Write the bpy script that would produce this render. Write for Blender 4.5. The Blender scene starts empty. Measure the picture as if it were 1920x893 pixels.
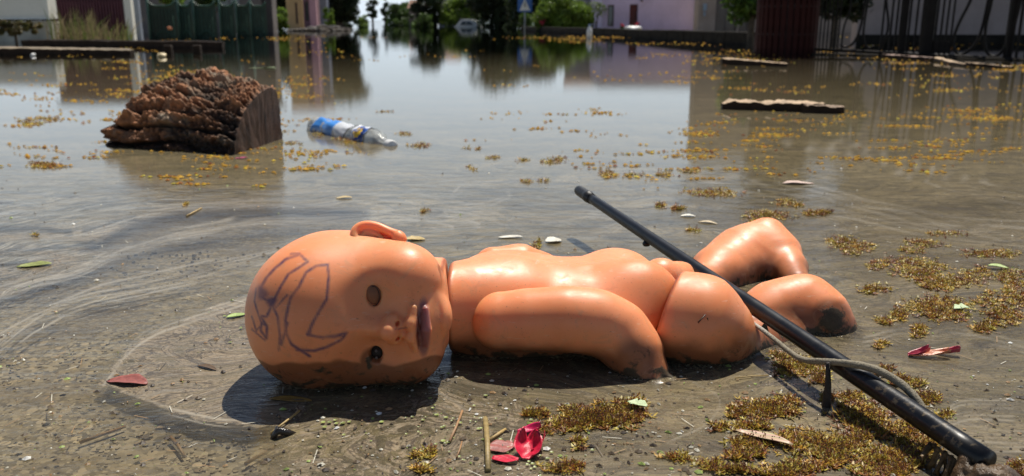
import bpy, math, random
import numpy as np
from mathutils import Vector, Matrix
R = math.radians
rng = np.random.default_rng(7); random.seed(7)
scene = bpy.context.scene
C = scene.collection

# ------------------------------------------------------------------ camera, light, sky, exposure
H = 0.32; FPX = 1600.0; PITCH = math.atan(408.5/1600.0)
SP, CP = math.sin(PITCH), math.cos(PITCH)
cam = bpy.data.cameras.new('camera'); camo = bpy.data.objects.new('camera', cam); C.objects.link(camo)
camo.location = (0, 0, H); camo.rotation_euler = (math.pi/2 - PITCH, 0, 0)
cam.sensor_width = 36; cam.lens = 30; cam.clip_start = 0.01; cam.clip_end = 3000
cam.dof.use_dof = True; cam.dof.focus_distance = 0.77; cam.dof.aperture_fstop = 11
scene.camera = camo
SUN = Vector((0.19, 0.50, 1.0)).normalized()            # towards the sun
elev = math.asin(SUN.z); azim = math.atan2(SUN.x, SUN.y)
w = bpy.data.worlds.new('World'); scene.world = w; w.use_nodes = True
wn = w.node_tree; wn.nodes.clear()
sky = wn.nodes.new('ShaderNodeTexSky'); sky.sky_type = 'NISHITA'; sky.sun_disc = False
sky.sun_elevation = elev; sky.sun_rotation = azim; sky.air_density = 1.0; sky.dust_density = 0.6; sky.ozone_density = 1.0
bg = wn.nodes.new('ShaderNodeBackground'); bg.inputs[1].default_value = 0.09
wo = wn.nodes.new('ShaderNodeOutputWorld')
veil = wn.nodes.new('ShaderNodeMix'); veil.data_type = 'RGBA'; veil.inputs[7].default_value = (7.8, 9.0, 10.2, 1)      # pale summer haze, thickest at the horizon all round
dim = wn.nodes.new('ShaderNodeMix'); dim.data_type = 'RGBA'; dim.blend_type = 'MULTIPLY'; dim.inputs[0].default_value = 1; dim.inputs[7].default_value = (.6, .6, .62, 1)
wn.links.new(sky.outputs[0], dim.inputs[6]); wn.links.new(dim.outputs[2], veil.inputs[6])
tcw = wn.nodes.new('ShaderNodeTexCoord'); sxw = wn.nodes.new('ShaderNodeSeparateXYZ'); wn.links.new(tcw.outputs['Generated'], sxw.inputs[0])
mrw = wn.nodes.new('ShaderNodeMapRange'); mrw.interpolation_type = 'SMOOTHSTEP'; wn.links.new(sxw.outputs[2], mrw.inputs[0])
mrw.inputs[1].default_value = -.05; mrw.inputs[2].default_value = .40; mrw.inputs[3].default_value = .85; mrw.inputs[4].default_value = 0.0
wn.links.new(mrw.outputs[0], veil.inputs[0])
wn.links.new(veil.outputs[2], bg.inputs[0]); wn.links.new(bg.outputs[0], wo.inputs[0])
sl = bpy.data.lights.new('sun', 'SUN'); sl.energy = 5.0; sl.angle = R(0.53); sl.color = (1.0, 0.94, 0.84)
so = bpy.data.objects.new('sun', sl); C.objects.link(so)
so.rotation_euler = SUN.to_track_quat('Z', 'Y').to_euler(); so.location = (2, 3, 6)
scene.view_settings.view_transform = 'Standard'; scene.view_settings.look = 'None'
scene.view_settings.exposure = 0.32; scene.view_settings.gamma = 1.0
scene.cycles.use_denoising = True
scene.cycles.max_bounces = 8; scene.cycles.transparent_max_bounces = 24
scene.cycles.caustics_reflective = False; scene.cycles.caustics_refractive = False

# ------------------------------------------------------------------ measuring helpers (photo pixel -> place in the world)
def ray(px, py):
    u = (px-960)/FPX; v = -(py-446.5)/FPX
    return u, CP + v*SP, -SP + v*CP
def at(px, py, Y):
    u, a, b = ray(px, py); t = Y/a
    return Vector((u*t, Y, H + b*t))
def onz(px, py, z=0.0):
    u, a, b = ray(px, py); t = (z-H)/b
    return Vector((u*t, a*t, z))
def topx(P):
    P = np.asarray(P, float); x, y, z = P[:, 0], P[:, 1], P[:, 2]-H
    t = y*CP - z*SP; v = (y*SP + z*CP); t = np.where(np.abs(t) < 1e-6, 1e-6, t)
    return 960 + FPX*x/t, 446.5 - FPX*v/t, t

# ------------------------------------------------------------------ numpy noise
_perm = rng.permutation(4096)
def _h(i, j, k):
    return _perm[(_perm[(_perm[i & 4095] + j) & 4095] + k) & 4095] / 4095.0
def vnoise(P):
    P = np.asarray(P, float); i = np.floor(P).astype(int); f = P - i; f = f*f*(3-2*f)
    r = 0
    for dx in (0, 1):
        for dy in (0, 1):
            for dz in (0, 1):
                wgt = (f[:, 0] if dx else 1-f[:, 0])*(f[:, 1] if dy else 1-f[:, 1])*(f[:, 2] if dz else 1-f[:, 2])
                r = r + wgt*_h(i[:, 0]+dx, i[:, 1]+dy, i[:, 2]+dz)
    return r
def fbm(P, o=4):
    P = np.asarray(P, float); r = 0; a = .5; s = 0
    for _ in range(o):
        r = r + a*vnoise(P); s += a; P = P*2.03 + 17.3; a *= .5
    return r/s

# ------------------------------------------------------------------ materials
def mat(name):
    m = bpy.data.materials.new(name); m.use_nodes = True; nt = m.node_tree; nt.nodes.clear()
    return m, nt
class NB:
    """tiny node builder"""
    def __init__(s, nt): s.nt = nt
    def n(s, t, **k):
        nd = s.nt.nodes.new(t)
        for a, b in k.items(): setattr(nd, a, b)
        return nd
    def put(s, sock, v):
        if hasattr(v, 'is_output') or isinstance(v, bpy.types.NodeSocket): s.nt.links.new(v, sock)
        elif isinstance(v, (tuple, list)):
            v = tuple(v)
            sock.default_value = v + (1,) if len(v) == 3 and sock.type == 'RGBA' else v
        else: sock.default_value = v
    def math(s, op, a, b=0.0, c=None, clamp=False):
        nd = s.n('ShaderNodeMath', operation=op); nd.use_clamp = clamp
        s.put(nd.inputs[0], a); s.put(nd.inputs[1], b)
        if c is not None: s.put(nd.inputs[2], c)
        return nd.outputs[0]
    def vmath(s, op, a, b=(0, 0, 0)):
        nd = s.n('ShaderNodeVectorMath', operation=op); s.put(nd.inputs[0], a); s.put(nd.inputs[1], b)
        return nd.outputs[1] if op in ('LENGTH', 'DISTANCE') else nd.outputs[0]
    def mix(s, f, a, b, bt='MIX'):
        nd = s.n('ShaderNodeMix', data_type='RGBA', blend_type=bt)
        s.put(nd.inputs[0], f); s.put(nd.inputs[6], a); s.put(nd.inputs[7], b); return nd.outputs[2]
    def noise(s, vec=None, scale=5, detail=4, rough=.55, dist=0.0):
        nd = s.n('ShaderNodeTexNoise'); s.put(nd.inputs['Scale'], scale); nd.inputs['Detail'].default_value = detail
        nd.inputs['Roughness'].default_value = rough; nd.inputs['Distortion'].default_value = dist
        if vec is not None: s.put(nd.inputs['Vector'], vec)
        return nd.outputs[0]
    def voro(s, vec=None, scale=5, feature='F1', out=0):
        nd = s.n('ShaderNodeTexVoronoi', feature=feature); nd.inputs['Scale'].default_value = scale
        if vec is not None: s.put(nd.inputs['Vector'], vec)
        return nd.outputs[out]
    def ramp(s, f, stops, interp='LINEAR'):
        nd = s.n('ShaderNodeValToRGB'); cr = nd.color_ramp; cr.interpolation = interp
        while len(cr.elements) < len(stops): cr.elements.new(.5)
        for e, (p, c) in zip(cr.elements, stops):
            e.position = p; e.color = (c, c, c, 1) if not isinstance(c, (tuple, list)) else tuple(c)+(1,)
        s.put(nd.inputs[0], f); return nd.outputs[0]
    def mapr(s, v, a, b, c=0.0, d=1.0, smooth=True):
        nd = s.n('ShaderNodeMapRange'); nd.interpolation_type = 'SMOOTHSTEP' if smooth else 'LINEAR'
        s.put(nd.inputs[0], v)
        for i, x in enumerate((a, b, c, d)): nd.inputs[i+1].default_value = x
        return nd.outputs[0]
    def attr(s, name, out='Fac'):
        nd = s.n('ShaderNodeAttribute'); nd.attribute_name = name; return nd.outputs[out]
    def pos(s): return s.n('ShaderNodeNewGeometry').outputs['Position']
    def obj(s): return s.n('ShaderNodeTexCoord').outputs['Object']
    def bump(s, h, strength=.3, dist=.01):
        nd = s.n('ShaderNodeBump'); nd.inputs['Strength'].default_value = strength; nd.inputs['Distance'].default_value = dist
        s.put(nd.inputs['Height'], h); return nd.outputs[0]
    def principled(s, col, rough=.5, spec=.5, metal=0, normal=None, sss=0, coat=0):
        nd = s.n('ShaderNodeBsdfPrincipled'); s.put(nd.inputs['Base Color'], col); s.put(nd.inputs['Roughness'], rough)
        nd.inputs['Specular IOR Level'].default_value = spec; s.put(nd.inputs['Metallic'], metal)
        if normal is not None: s.put(nd.inputs['Normal'], normal)
        if sss: nd.inputs['Subsurface Weight'].default_value = sss; nd.inputs['Subsurface Scale'].default_value = .016; nd.inputs['Subsurface Radius'].default_value = (1, .35, .2)
        if coat: s.put(nd.inputs['Coat Weight'], coat); nd.inputs['Coat Roughness'].default_value = .08
        return nd.outputs[0]
    def out(s, sh):
        o = s.n('ShaderNodeOutputMaterial'); s.nt.links.new(sh, o.inputs[0])

_mc = {}
def simple(name, col, rough=.6, var=.25, scale=8.0, bump=.15, bdist=.01, metal=0, spec=.4, coords='obj'):
    """a plain surface with grain, mottling and fine relief"""
    if name in _mc: return _mc[name]
    m, nt = mat(name); b = NB(nt)
    co = b.obj() if coords == 'obj' else b.pos()
    n1 = b.noise(co, scale, 6, .6, .4); n2 = b.noise(co, scale*7, 3, .6)
    f = b.mapr(n1, .3, .7)
    c1 = tuple(x*(1-var) for x in col); c2 = tuple(min(1, x*(1+var)) for x in col)
    cc = b.mix(f, c1, c2)
    cc = b.mix(b.math('MULTIPLY', n2, .35), cc, tuple(x*.6 for x in col))
    b.out(b.principled(cc, b.mapr(n2, 0, 1, max(.05, rough-.12), min(1, rough+.12)), spec, metal, b.bump(b.math('ADD', n1, b.math('MULTIPLY', n2, .4)), bump, bdist)))
    _mc[name] = m; return m
def vcol_mat(name, rough=.6, spec=.4, transl=0.0, bump=0.0, scale=300, gain=1.0):
    """colour of each piece comes from its own 'tint' attribute"""
    if name in _mc: return _mc[name]
    m, nt = mat(name); b = NB(nt)
    c = b.attr('tint', 'Color'); n = b.noise(b.pos(), scale, 3)
    c = b.mix(b.mapr(n, .3, .8, 0, .45), c, (.03, .02, .01), 'MIX')
    sh = b.principled(c, rough, spec, 0, b.bump(n, bump, .002) if bump else None)
    if transl:
        tr = b.n('ShaderNodeBsdfTranslucent'); b.put(tr.inputs[0], c)
        mx = b.n('ShaderNodeMixShader'); mx.inputs[0].default_value = transl
        nt.links.new(sh, mx.inputs[1]); nt.links.new(tr.outputs[0], mx.inputs[2]); sh = mx.outputs[0]
    b.out(sh); _mc[name] = m; return m

# ------------------------------------------------------------------ object helpers
def tag(o, label=None, cat=None, group=None, kind=None):
    if label: o['label'] = label
    if cat: o['category'] = cat
    if group: o['group'] = group
    if kind: o['kind'] = kind
    return o
def empty(name, loc=(0, 0, 0), rz=0.0):
    o = bpy.data.objects.new(name, None); C.objects.link(o); o.location = loc; o.rotation_euler = (0, 0, rz)
    o.empty_display_size = .05; return o
def meshobj(name, V, F, m=None, parent=None, smooth=True, attrs=None, loc=None, mesh_only=False):
    me = bpy.data.meshes.new(name)
    V = np.asarray(V, float)
    if isinstance(F, np.ndarray):
        n, k = F.shape
        me.vertices.add(len(V)); me.vertices.foreach_set('co', V.astype(np.float32).ravel())
        me.loops.add(n*k); me.loops.foreach_set('vertex_index', F.astype(np.int32).ravel())
        me.polygons.add(n); me.polygons.foreach_set('loop_start', (np.arange(n)*k).astype(np.int32))
        me.update(calc_edges=True); me.validate()
    else:
        me.from_pydata([tuple(v) for v in V], [], F); me.update()
    if smooth: me.polygons.foreach_set('use_smooth', [True]*len(me.polygons))
    if attrs:
        for k, a in attrs.items():
            a = np.asarray(a, np.float32)
            if a.ndim == 1:
                at_ = me.attributes.new(k, 'FLOAT', 'POINT'); at_.data.foreach_set('value', a)
            else:
                if a.shape[1] == 3: a = np.hstack([a, np.ones((len(a), 1), np.float32)])
                at_ = me.attributes.new(k, 'FLOAT_COLOR', 'POINT'); at_.data.foreach_set('color', a.ravel())
    if m: me.materials.append(m)
    if mesh_only: return me
    o = bpy.data.objects.new(name, me); C.objects.link(o)
    if parent: o.parent = parent
    if loc is not None: o.location = loc
    return o
def recentre(o):
    """move a mesh's origin to its own middle without moving it"""
    me = o.data; n = len(me.vertices); co = np.empty(n*3, np.float32); me.vertices.foreach_get('co', co); co = co.reshape(-1, 3)
    c = (co.min(0)+co.max(0))/2; c[2] = co[:, 2].min(); me.vertices.foreach_set('co', (co-c).ravel()); me.update()
    o.location = Vector(o.location) + Vector([float(x) for x in c]); return o
class MB:
    """collects simple shapes into one mesh"""
    def __init__(s): s.V = []; s.F = []
    def add(s, V, F):
        k = len(s.V); s.V += [tuple(v) for v in V]; s.F += [tuple(i+k for i in f) for f in F]; return s
    def box(s, x0, x1, y0, y1, z0, z1, bev=0.0):
        if bev <= 0:
            V = [(x, y, z) for z in (z0, z1) for (x, y) in ((x0, y0), (x1, y0), (x1, y1), (x0, y1))]
            F = [(3, 2, 1, 0), (4, 5, 6, 7), (0, 1, 5, 4), (1, 2, 6, 5), (2, 3, 7, 6), (3, 0, 4, 7)]
            return s.add(V, F)
        b = bev; V = []; 
        for (z, i) in ((z0, b), (z0+b, 0), (z1-b, 0), (z1, b)):
            V += [(x0+i+ (b if i == 0 else 0), y0+i, z), (x1-i-(b if i == 0 else 0), y0+i, z), (x1-i, y0+i+(b if i == 0 else 0), z), (x1-i, y1-i-(b if i == 0 else 0), z),
                  (x1-i-(b if i == 0 else 0), y1-i, z), (x0+i+(b if i == 0 else 0), y1-i, z), (x0+i, y1-i-(b if i == 0 else 0), z), (x0+i, y0+i+(b if i == 0 else 0), z)]
        F = [tuple(range(7, -1, -1)), tuple(range(24, 32))]
        for l in range(3):
            for k in range(8):
                F.append((l*8+k, l*8+(k+1) % 8, l*8+8+(k+1) % 8, l*8+8+k))
        return s.add(V, F)
    def tube(s, pts, rad, n=8, caps=True, jit=0.0):
        pts = [Vector(p) for p in pts]
        if not hasattr(rad, '__len__'): rad = [rad]*len(pts)
        V = []; up = Vector((0.13, 0.27, 1)).normalized()
        for i, p in enumerate(pts):
            d = (pts[min(i+1, len(pts)-1)] - pts[max(i-1, 0)]).normalized()
            a = d.cross(up)
            if a.length < .05: a = d.cross(Vector((1, 0, 0)))
            a.normalize(); bb = d.cross(a).normalized()
            for k in range(n):
                th = 2*math.pi*k/n; rr = rad[i]*(1+jit*(random.random()-.5))
                V.append(p + a*math.cos(th)*rr + bb*math.sin(th)*rr)
        F = [(i*n+k, i*n+(k+1) % n, (i+1)*n+(k+1) % n, (i+1)*n+k) for i in range(len(pts)-1) for k in range(n)]
        if caps: F += [tuple(range(n-1, -1, -1)), tuple(range((len(pts)-1)*n, len(pts)*n))]
        return s.add(V, F)
    def lathe(s, prof, n=24, M=None):
        V = []
        for (r, z) in prof:
            for k in range(n):
                th = 2*math.pi*k/n; v = Vector((r*math.cos(th), r*math.sin(th), z)); V.append(M @ v if M else v)
        F = [(i*n+k, i*n+(k+1) % n, (i+1)*n+(k+1) % n, (i+1)*n+k) for i in range(len(prof)-1) for k in range(n)]
        return s.add(V, F)
    def build(s, name, m, parent=None, smooth=False, attrs=None, loc=None):
        return meshobj(name, s.V, s.F, m, parent, smooth, attrs, loc)
def copy_thing(o, loc, rz, label):
    c = o.copy(); C.objects.link(c); c.location = loc; c.rotation_euler = (0, 0, rz); c['label'] = label
    for ch in list(o.children):
        k = ch.copy(); C.objects.link(k); k.parent = c
        for g in list(ch.children):
            q = g.copy(); C.objects.link(q); q.parent = k
    return c

# ------------------------------------------------------------------ implicit surfaces
def sd_ell(P, c, r):
    q = (P-np.array(c))/np.array(r); k0 = np.linalg.norm(q, axis=1); k1 = np.linalg.norm(q/np.array(r), axis=1)+1e-9
    return k0*(k0-1)/k1
def sd_cap(P, a, b, ra, rb):
    a = np.array(a, float); b = np.array(b, float); d = b-a; t = np.clip(((P-a)@d)/(d@d), 0, 1)
    return np.linalg.norm(P-a-t[:, None]*d, axis=1) - (ra + (rb-ra)*t)
def smin(a, b, k):
    h = np.clip(k-np.abs(a-b), 0, None)/k; return np.minimum(a, b) - h*h*k*.25
def smax(a, b, k): return -smin(-a, -b, k)
def chain(P, pts, k=.012):
    d = None
    for (a, ra), (b, rb) in zip(pts[:-1], pts[1:]):
        e = sd_cap(P, a, b, ra, rb); d = e if d is None else smin(d, e, k)
    return d
def surface(f, lo, hi, res):
    lo = np.array(lo, float); hi = np.array(hi, float); n = np.ceil((hi-lo)/res).astype(int)+1
    # coarse pass to find the cells near the surface
    ax = [lo[i]+np.arange(n[i])*res for i in range(3)]
    G = np.stack(np.meshgrid(*ax, indexing='ij'), -1).reshape(-1, 3)
    val = np.empty(len(G))
    for i in range(0, len(G), 200000): val[i:i+200000] = f(G[i:i+200000])
    val = val.reshape(n)
    s = val < 0
    cnt = np.zeros(n-1, int); acc = np.zeros(tuple(n-1)+(3,))
    idx = np.stack(np.meshgrid(*[np.arange(k-1) for k in n], indexing='ij'), -1)
    corners = [(i, j, k) for i in (0, 1) for j in (0, 1) for k in (0, 1)]
    def sub(A, c): return A[c[0]:n[0]-1+c[0], c[1]:n[1]-1+c[1], c[2]:n[2]-1+c[2]]
    for a in corners:
        for d in range(3):
            if a[d]: continue
            b = list(a); b[d] = 1
            va, vb = sub(val, a), sub(val, b); x = (va < 0) != (vb < 0)
            t = np.where(x, va/np.where(x, va-vb, 1), 0)
            for q in range(3): acc[..., q] += np.where(x, a[q]+(t if q == d else 0), 0)
            cnt += x
    act = cnt > 0; vid = -np.ones(n-1, int); vid[act] = np.arange(act.sum())
    V = lo + (idx[act] + acc[act]/cnt[act][:, None])*res
    F = []
    for d in range(3):
        o1, o2 = [(1, 2), (2, 0), (0, 1)][d]
        sl_a = [slice(1, n[i]-1) for i in range(3)]; sl_b = list(sl_a)
        sl_a[d] = slice(0, n[d]-1); sl_b[d] = slice(1, n[d])
        A = s[tuple(sl_a)]; B = s[tuple(sl_b)]
        for flip in (False, True):
            e = np.argwhere((A & ~B) if not flip else (~A & B))
            if not len(e): continue
            base = e.copy(); base[:, o1] += 1; base[:, o2] += 1
            q = []
            for (u, v) in ((0, 0), (-1, 0), (-1, -1), (0, -1)):
                c = base.copy(); c[:, o1] += u; c[:, o2] += v; q.append(vid[c[:, 0], c[:, 1], c[:, 2]])
            q = np.stack(q, 1); F.append(q[:, ::-1] if flip else q)
    F = np.concatenate(F); F = F[(F >= 0).all(1)]
    e = res*.25
    for _ in range(2):
        g = np.stack([(f(V+np.eye(3)[i]*e)-f(V-np.eye(3)[i]*e))/(2*e) for i in range(3)], 1)
        V = V - np.clip(f(V), -res, res)[:, None]*g/np.maximum((g*g).sum(1), .3)[:, None]
    return V, F
def polydist(x, y, pts):
    d = np.full(len(x), 1e9)
    for (ax, ay), (bx, by) in zip(pts[:-1], pts[1:]):
        dx, dy = bx-ax, by-ay; t = np.clip(((x-ax)*dx+(y-ay)*dy)/(dx*dx+dy*dy+1e-9), 0, 1)
        d = np.minimum(d, np.hypot(x-ax-t*dx, y-ay-t*dy))
    return d
def inpoly(x, y, pts):
    r = np.zeros(len(x), bool); j = len(pts)-1
    for i in range(len(pts)):
        xi, yi = pts[i]; xj, yj = pts[j]
        r ^= ((yi > y) != (yj > y)) & (x < (xj-xi)*(y-yi)/(yj-yi+1e-9)+xi); j = i
    return r
def softpoly(x, y, pts, soft):
    d = polydist(x, y, list(pts)+[pts[0]]); s = np.where(inpoly(x, y, pts), d, -d)
    return np.clip(.5+s/(2*soft), 0, 1)

# ================================================================== THE SETTING: road bed, water
Cc = onz(640, 690); CX, CY = Cc.x, Cc.y
def bed_z(X, Y):
    return -0.013 - 0.018*np.clip(Y-1.05, 0, None) - 0.02*np.clip(.45-Y, 0, 10)*0
def graded():
    Y = [-60, -12, -3, -.8, -.1, .15, .3]
    y = .38
    while y < 1.7: Y.append(y); y += .0027*max(y/.7, .8)**1.7
    while y < 420: Y.append(y); y *= 1.035
    Y = np.array(Y + [700, 1500])
    u = np.concatenate([[-60, -14, -5, -2.5, -1.5], np.linspace(-1.10, 1.10, 620), [1.5, 2.5, 5, 14, 60]])
    return Y, u
Yr, ur = graded()
def sheet(zf, uu, YY):
    X = np.outer(np.maximum(YY, .38)*.62 + .02, uu); Yg = np.repeat(YY[:, None], len(uu), 1)
    V = np.stack([X, Yg, zf(X, Yg)], -1).reshape(-1, 3)
    nu = len(uu); i, j = np.meshgrid(np.arange(len(YY)-1), np.arange(nu-1), indexing='ij')
    a = (i*nu+j).ravel(); return V, np.stack([a, a+1, a+nu+1, a+nu], 1)
# --- asphalt road bed
m, nt = mat('wet_worn_asphalt'); b = NB(nt); p = b.pos()
pw = b.vmath('ADD', p, b.vmath('SCALE', (0, 0, 0)))
nd = b.n('ShaderNodeTexVoronoi', feature='F1'); nd.inputs['Scale'].default_value = 95; nt.links.new(p, nd.inputs['Vector'])
cellc, celld = nd.outputs[1], nd.outputs[0]
nd2 = b.n('ShaderNodeTexVoronoi', feature='F1'); nd2.inputs['Scale'].default_value = 230; nt.links.new(p, nd2.inputs['Vector'])
sep = b.n('ShaderNodeSeparateColor'); nt.links.new(cellc, sep.inputs[0])
sep2 = b.n('ShaderNodeSeparateColor'); nt.links.new(nd2.outputs[1], sep2.inputs[0])
big = b.noise(p, 9, 5, .6)
st = b.mix(sep.outputs[0], (.17, .145, .10), (.44, .38, .28))
st2 = b.mix(sep2.outputs[0], (.10, .09, .07), (.36, .32, .24))
mx = b.mix(b.math('MULTIPLY', b.math('LESS_THAN', celld, .42), b.math('GREATER_THAN', sep.outputs[1], .45)), st2, st)
mx = b.mix(b.mapr(big, .38, .72, 0, .7), mx, (.13, .105, .07))
b.out(b.principled(mx, .7, .3, 0, b.bump(b.math('SUBTRACT', 1.0, celld), .6, .002)))
M_bed = m
V, F = sheet(lambda X, Y: bed_z(X, Y), ur[::3] if False else ur[::4], Yr[::3])
V[:, 2] += (fbm(V*np.array([14, 14, 1]), 3)-.5)*.004
tag(meshobj('road', V, F, M_bed), kind='structure')
# --- aggregate standing proud of the worn surface, nearest strip only
def pebbles():
    N = 5200; px = rng.uniform(-60, 1980, N); py = rng.uniform(470, 960, N)
    Vs, Fs, T = [], [], []; k = 0
    pal = np.array([(.34, .30, .22), (.26, .23, .17), (.20, .18, .14), (.42, .37, .28), (.14, .12, .10), (.30, .24, .17)])
    for x, y in zip(px, py):
        q = onz(x, y, -.013); r = rng.uniform(.0012, .0036)*(1.5 if rng.random() < .1 else 1); a0 = rng.uniform(0, 6.28); n = 6
        st = rng.uniform(.6, 1); top = rng.uniform(.0002, .0007)
        rr = r*rng.uniform(.7, 1.15, n); th = a0+np.arange(n)*2*math.pi/n
        c, s = math.cos(a0), math.sin(a0)
        lx = rr*np.cos(th-a0); ly = rr*np.sin(th-a0)*st
        X = q.x + c*lx - s*ly; Y = q.y + s*lx + c*ly
        Vs += [(X[i], Y[i], -.0155) for i in range(n)] + [(q.x+(X[i]-q.x)*.72, q.y+(Y[i]-q.y)*.72, -.013+top) for i in range(n)]
        Fs += [(k+i, k+(i+1) % n, k+n+(i+1) % n, k+n+i) for i in range(n)] + [tuple(range(k+n, k+2*n))]
        col = pal[rng.integers(6)]*rng.uniform(.8, 1.3); T += [tuple(col)]*(2*n); k += 2*n
    o = meshobj('aggregate', Vs, Fs, vcol_mat('aggregate_stone', .6), None, False, {'tint': np.array(T)})
    tag(o, kind='stuff', label='pale worn aggregate stones showing in the flooded asphalt', cat='stones')
pebbles()

# --- flood water
V, F = sheet(lambda X, Y: X*0, ur, Yr)
wx, wy, wt = topx(V); front = wt > .05
def W(poly, soft): return np.where(front, softpoly(wx, wy, poly, soft), 0)
clear = W([(-300, 570), (150, 520), (430, 440), (640, 425), (480, 470), (420, 560), (250, 640), (190, 720), (330, 770), (500, 800), (520, 1100), (-300, 1100)], 45)
film = W([(190, 718), (245, 648), (380, 585), (560, 530), (600, 650), (560, 800), (418, 797), (330, 772), (255, 745)], 34)
scum = W([(520, 905), (512, 838), (560, 778), (700, 755), (830, 700), (960, 730), (1060, 800), (1080, 1100), (600, 1100)], 30)
tan = np.maximum(W([(-300, 395), (120, 440), (330, 395), (480, 360), (620, 400), (300, 440), (60, 540), (-300, 600)], 25), 0)
swirl = W([(-300, 360), (300, 370), (600, 390), (900, 400), (640, 440), (470, 480), (200, 560), (-300, 720)], 60)
slick = np.maximum(W([(150, 470), (197, 444), (257, 414), (334, 396), (500, 388), (690, 392), (690, 408), (500, 412), (370, 430), (270, 458), (209, 474)], 7),
                   W([(-60, 590), (36, 548), (149, 514), (205, 484), (270, 466), (500, 420), (660, 418), (640, 440), (500, 486), (298, 524), (119, 569), (-60, 640)], 9))
dark = np.where(front, np.maximum.reduce([np.clip(1.4-polydist(wx, wy+(fbm(V*60, 2)-.5)*9, pl)/w_, 0, 1) for pl, w_ in (([(-40, 434), (70, 428), (131, 437)], 6), ([(158, 434), (205, 420), (252, 410)], 6), ([(-40, 472), (60, 470), (130, 462), (175, 455)], 4), ([(-30, 500), (50, 494)], 5))]), 0)  # shadows of ripples, painted in as dark streaks
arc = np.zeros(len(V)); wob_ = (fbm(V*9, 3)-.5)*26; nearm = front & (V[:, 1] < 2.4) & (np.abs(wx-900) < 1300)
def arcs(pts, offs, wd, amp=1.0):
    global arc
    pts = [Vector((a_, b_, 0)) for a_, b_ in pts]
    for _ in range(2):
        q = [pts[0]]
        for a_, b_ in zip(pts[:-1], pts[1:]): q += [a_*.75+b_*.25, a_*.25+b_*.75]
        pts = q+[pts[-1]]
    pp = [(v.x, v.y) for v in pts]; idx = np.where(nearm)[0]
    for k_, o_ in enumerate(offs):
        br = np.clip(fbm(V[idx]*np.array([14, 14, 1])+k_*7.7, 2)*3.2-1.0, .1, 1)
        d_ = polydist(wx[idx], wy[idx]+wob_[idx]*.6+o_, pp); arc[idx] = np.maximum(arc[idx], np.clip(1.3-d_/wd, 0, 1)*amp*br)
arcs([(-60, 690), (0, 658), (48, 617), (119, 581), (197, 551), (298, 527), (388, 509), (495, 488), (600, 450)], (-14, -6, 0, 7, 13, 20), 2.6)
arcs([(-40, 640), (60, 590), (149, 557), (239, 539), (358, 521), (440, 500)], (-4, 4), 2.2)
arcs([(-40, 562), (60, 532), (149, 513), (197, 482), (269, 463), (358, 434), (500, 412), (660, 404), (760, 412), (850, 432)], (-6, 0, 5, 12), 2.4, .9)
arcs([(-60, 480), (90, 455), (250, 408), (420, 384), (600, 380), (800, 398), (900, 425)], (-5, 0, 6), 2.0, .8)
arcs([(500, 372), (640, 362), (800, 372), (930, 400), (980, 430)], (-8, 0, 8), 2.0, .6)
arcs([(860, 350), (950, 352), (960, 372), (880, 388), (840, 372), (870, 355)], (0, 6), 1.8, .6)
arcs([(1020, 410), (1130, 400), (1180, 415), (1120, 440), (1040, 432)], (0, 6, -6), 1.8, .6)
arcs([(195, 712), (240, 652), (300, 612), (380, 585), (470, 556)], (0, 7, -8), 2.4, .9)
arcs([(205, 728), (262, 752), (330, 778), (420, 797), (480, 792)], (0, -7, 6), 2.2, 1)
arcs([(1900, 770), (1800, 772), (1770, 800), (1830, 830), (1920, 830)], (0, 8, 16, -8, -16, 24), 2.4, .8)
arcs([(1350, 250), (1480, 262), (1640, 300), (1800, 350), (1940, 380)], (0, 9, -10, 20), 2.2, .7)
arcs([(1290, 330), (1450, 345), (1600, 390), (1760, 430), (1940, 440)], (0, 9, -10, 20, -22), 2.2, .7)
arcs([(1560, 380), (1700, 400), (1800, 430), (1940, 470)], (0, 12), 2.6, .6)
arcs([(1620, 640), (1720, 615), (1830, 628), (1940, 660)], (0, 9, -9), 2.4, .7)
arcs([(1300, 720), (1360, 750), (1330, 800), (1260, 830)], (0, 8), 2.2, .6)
right = W([(830, 700), (1300, 690), (1500, 640), (1600, 500), (1300, 400), (2300, 330), (2300, 1100), (1080, 1100), (1060, 800)], 40)
V[:, 2] += np.where((V[:, 1] < 2.2) & front, (fbm(V*np.array([26, 40, 1]), 3)-.5)*.0012, 0)
m, nt = mat('flood_water'); b = NB(nt); p = b.pos()
aC, aF, aS, aT, aW, aR = [b.attr(k) for k in ('clear', 'film', 'scum', 'tan', 'swirl', 'right')]
aL, aD, aA, aH = b.attr('slick'), b.attr('dark'), b.attr('arc'), b.attr('shore')
sepp = b.n('ShaderNodeSeparateXYZ'); nt.links.new(p, sepp.inputs[0])
# straight flow coordinates, bent by a slow noise
wob = b.n('ShaderNodeTexNoise'); wob.inputs['Scale'].default_value = 3.2; wob.inputs['Detail'].default_value = 3; nt.links.new(p, wob.inputs['Vector'])
wv = b.vmath('SUBTRACT', wob.outputs[1], (.5, .5, .5))
pf = b.vmath('ADD', p, b.vmath('MULTIPLY', wv, (.35, .22, 0)))
flow = b.vmath('MULTIPLY', pf, (9, 46, 0))
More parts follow.
